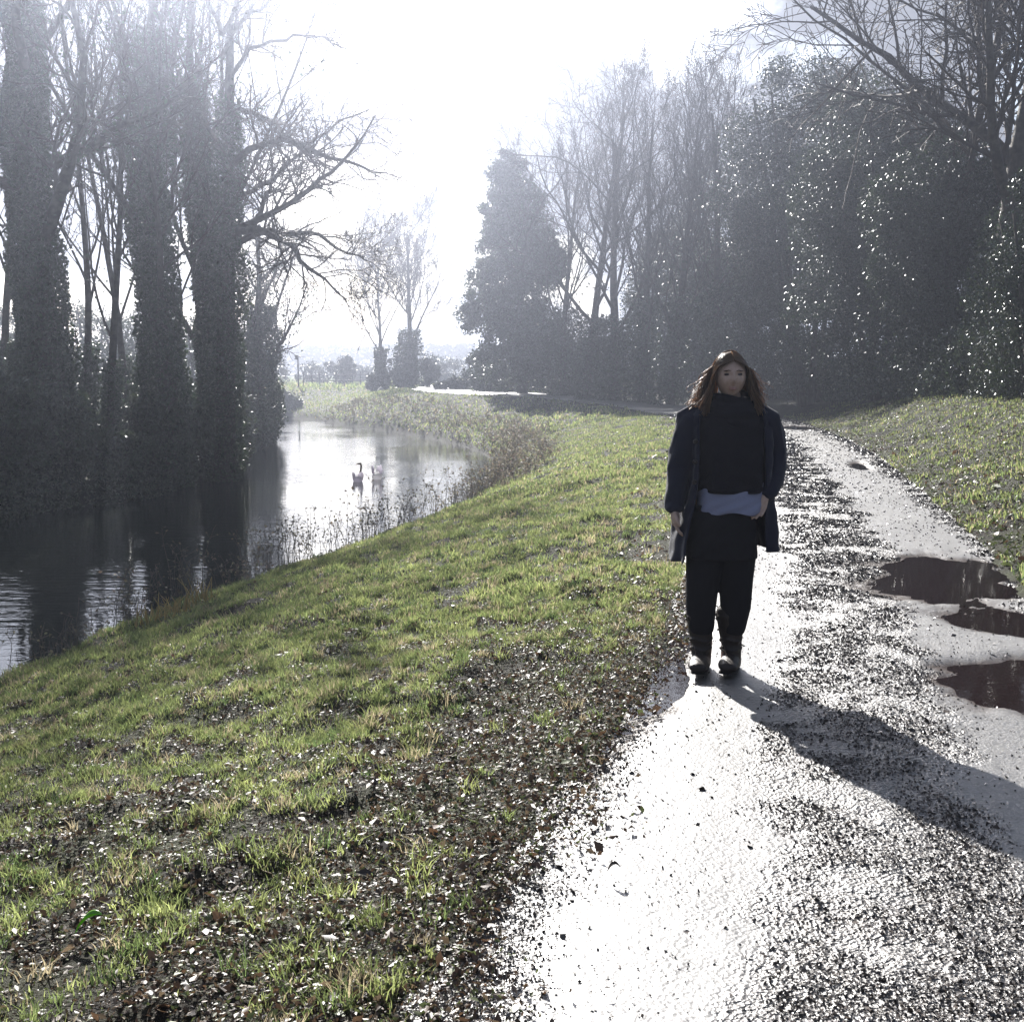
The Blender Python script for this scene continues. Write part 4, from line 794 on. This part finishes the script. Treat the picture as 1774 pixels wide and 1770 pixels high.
for k in range(800):
    ln.append(curtain(hr.random() ** 1.2, hr.choice([-1, 1]), abs(hr.normal(0, .013)), hr.uniform(-.20, -.13), .0040, .008, hr.uniform(0, 6.28)))
for k in range(600):
    ln.append(strand(hr.uniform(.15, math.pi - .15), abs(hr.normal(0, .014)), hr.uniform(-.20, -.125) , .0042, .007, hr.uniform(0, 6.28), hr.normal(0, .002)))
fly = [strand(hr.uniform(.0, math.pi), abs(hr.normal(.018, .020)), hr.uniform(-.19, -.05), .0016, .016, hr.uniform(0, 6.28), hr.uniform(0, .010)) for _ in range(260)]
for k in range(26):                        # wisps blown out over the left shoulder
    b = hc + np.array([-.115 - hr.uniform(0, .02), .01, -.09 - hr.uniform(0, .05)]); t = np.linspace(0, 1, 14)[:, None]; e = np.array([-.05 - hr.uniform(0, .045), hr.normal(0, .03), -.015 - hr.uniform(0, .03)]); fly.append((b + e * t + np.array([0, 0, .012]) * np.sin(t * 5 + k), np.full(14, .0017)))
V, Fc = tubes(ln + fly, 5); mesh('hair', V, [Fc], hairm, root, col=np.repeat(np.repeat(np.array([[.19, .12, .07]]) * hr.uniform(.6, 1.5, (len(ln) + len(fly), 1)), 70, axis=0), 1, axis=0), smoothf=True)

# ------------------------------------------------------------------ swans
white = mat('white_feathers', (.55, .54, .55), .7, .2, trans=.75, bump=.4, bscale=40, bdist=.01); greyf = mat('grey_feathers', (.45, .43, .47), .7, .2, trans=.7, bump=.4, bscale=40, bdist=.01); brownf = mat('brown_neck_feathers', (.13, .085, .05), .7, .2, bump=.3, bscale=60, bdist=.006); beakm = mat('beak', (.25, .08, .03), .4, .4)
def swan(px, py, label, neckm, bodym, preen):
    x, y = G(px, py, WZ); z = WZ; r = empty('swan', (x, y, z), label, 'swan', 'swans on the river'); q = lambda dx, dy, dz: np.array([x + dx, y + dy, z + dz])
    pr = [capsule([q(.02, .30, .10), q(.01, .18, .08), q(0, 0, .07), q(0, -.17, .08), q(-.02, -.32, .15)], [(.05, .05), (.12, .10), (.155, .13), (.13, .11), (.03, .025)], 20)]
    if preen: pr.append(capsule([q(.02, .22, .14), q(.05, .27, .24), q(.04, .22, .36), q(-.0, .12, .38), q(.0, .05, .30)], [.05, .036, .03, .032, .03], 12))
    else: pr.append(capsule([q(.02, .25, .13), q(.045, .31, .24), q(.05, .33, .34), q(.065, .33, .44), q(.04, .33, .505), q(-.02, .33, .50)], [.05, .034, .028, .026, .030, .026], 12))
    V, Q, T = join(pr); o = baked(mesh('body', V, [Q, T], bodym, r), voxel=.012, smooth_=2)
    if not preen:
        V, Q, T = capsule([q(.03, .28, .18), q(.046, .31, .26), q(.052, .33, .34), q(.066, .33, .44), q(.04, .33, .506), q(-.02, .33, .50)], [.043, .037, .032, .030, .034, .030], 14); mesh('neck_plumage', V, [Q, T], neckm, r, smoothf=True)
    for s in (-1, 1):
        up = .15 if preen else .04
        V, Q, T = capsule([q(s * .07, .16, .11), q(s * .13, .05, .15 + up * .5), q(s * .12, -.12, .17 + up), q(s * .05, -.27, .17 + up)], [(.03, .05), (.035, .09), (.03, .09 + up * .3), (.015, .03)], 16); mesh('wing', V, [Q, T], greyf if preen else bodym, r, smoothf=True)
    b0 = q(-.04, .33, .495) if not preen else q(0, .03, .27); b1 = q(-.10, .33, .47) if not preen else q(.0, -.01, .22)
    V, Q, T = capsule([b0, b1], [.013, .007], 8); mesh('beak', V, [Q, T], beakm, r, smoothf=True)
swan(620, 834, 'grey swan with an upright brown neck facing left', brownf, greyf, False)
swan(653, 830, 'white swan preening with raised wings and lowered head', brownf, white, True)

# ------------------------------------------------------------------ small things far off
x, y = at(519, 104), 104.; z = Hs(x, y); r = empty('sign_post', (x, y, z), 'thin dark post with a small flag-like sign board beyond the bend', 'sign post')
pm_ = mat('weathered_post', (.05, .05, .055), .7, noise=((.09, .08, .08), 4)); top = P(519, 617, 104)[2]
V, Q, T = capsule([(x, y, z - .2), (x, y, (z + top) / 2), (x, y, top)], [.07, .065, .06], 10); mesh('post', V, [Q, T], pm_, r, smoothf=True)
bx_ = [(x - .30, .20), (x + .05, .20), (x + .05, -.20), (x - .30, -.16), (x - .22, .0)]
V = np.array([[a, y + d, top - .12 + b] for d in (-.1, .02) for a, b in bx_]); mesh('sign_board', V, [np.array([[0, 1, 2, 3, 4], [9, 8, 7, 6, 5]]), np.array([[k, (k + 1) % 5 + 0, (k + 1) % 5 + 5, k + 5] for k in range(5)])], pm_, r)
# low field fence of thin posts and rails
for f, (pa, pb, Yf, lb, cnt) in enumerate([(528, 640, 112, 'low weathered rail fence behind the sign post', 9)]):
    xa, xb = at(pa, Yf), at(pb, Yf); r = empty('rail_fence', (xa, Yf, Hs(xa, Yf)), lb, 'fence')
    for k in range(cnt):
        xx = xa + (xb - xa) * k / (cnt - 1); zz = Hs(xx, Yf); V, Q, T = capsule([(xx, Yf, zz - .1), (xx, Yf, zz + .6), (xx, Yf, zz + 1.25)], [.06, .055, .05], 8); mesh('fence_post', V, [Q, T], pm_, r, smoothf=True)
    for hh in (.55, 1.05):
        V, Q, T = capsule([(xx_, Yf - .07, Hs(xx_, Yf) + hh) for xx_ in np.linspace(xa, xb, 12)], [.035] * 12, 6); mesh('rail', V, [Q, T], pm_, r, smoothf=True)
# pale stone
x, y = G(661, 671, Hs(*G(661, 671, .45))); y = min(y, 94.); x = at(661, y); z = Hs(x, y); V, Q, T = capsule([(x - .16, y, z + .10), (x, y, z + .20), (x + .14, y, z + .10)], [(.12, .14), (.17, .18), (.11, .12)], 10)
V = V + (np.random.default_rng(1).random(V.shape) - .5) * .05; tag(mesh('boulder', V, [Q, T], mat('pale_stone', (.5, .47, .44), .8, noise=((.35, .33, .3), 5)), smoothf=True), 'small pale stone lying on the bank top below the left bare tree', 'stone')
# a broad green leaf in the foreground turf, a dropped leaf on the track
def bigleaf(name, px, py, zz, L, wd, colr, label, cat, tilt):
    x, y = G(px, py, zz); z = (Hs(x, y) if zz < 0 else zz) + .02; u = np.linspace(0, 1, 9); V = []
    for t in u:
        ww = wd * math.sin(math.pi * t ** .8) ** .7 * .5 + .0008; cx = x + L * (t - .5) * math.cos(tilt); cz = z + L * t * abs(math.sin(tilt)) + .015 * math.sin(t * 3)
        for s in (-1, 0, 1): V.append((cx, y + s * ww * .6, cz + abs(s) * ww * .7))
    V = np.array(V); Q = np.array([[3 * a + b, 3 * a + b + 1, 3 * a + b + 4, 3 * a + b + 3] for a in range(8) for b in (0, 1)]); o = mesh(name, V, [Q], mat(name + '_skin', colr, .35, .5, trans=.4), smoothf=True)
    return tag(baked(o, 0, 0, 1, .0015), label, cat)
bigleaf('dock_leaf', 155, 1640, -.12, .10, .06, (.12, .26, .03), 'single broad bright green dock leaf in the foreground turf', 'leaf', .6)
bigleaf('dropped_leaf', 1063, 1522, .01, .045, .035, (.05, .035, .025), 'single curled dark leaf lying on the pale wheel track', 'leaf', .3)
#@@END
# ------------------------------------------------------------------ air
hm = bpy.data.materials.new('haze_air'); hm.use_nodes = True; n_ = hm.node_tree.nodes; n_.remove(n_['Principled BSDF'])
pv = n_.new('ShaderNodeVolumePrincipled'); pv.inputs['Color'].default_value = (.74, .81, 1.0, 1); pv.inputs['Density'].default_value = HAZE_DENSITY; pv.inputs['Anisotropy'].default_value = HAZE_G
hm.node_tree.links.new(pv.outputs[0], n_['Material Output'].inputs['Volume'])
top_ = max((o.matrix_basis.translation.z + max(c[2] for c in o.bound_box)) if o.parent is None else (o.parent.location.z + max(c[2] for c in o.bound_box)) for o in COL.objects if o.type == 'MESH')
print('TOP', top_)
hx, hy0, hy1, hz0, hz1 = 720., -60., 720., -4., top_ + .8
HV = np.array([[a, b, c] for c in (hz0, hz1) for b in (hy0, hy1) for a in (-hx, hx)])
tag(mesh('haze', HV, [[[0, 2, 3, 1], [4, 5, 7, 6], [0, 1, 5, 4], [2, 6, 7, 3], [0, 4, 6, 2], [1, 3, 7, 5]]], hm), kind='stuff')
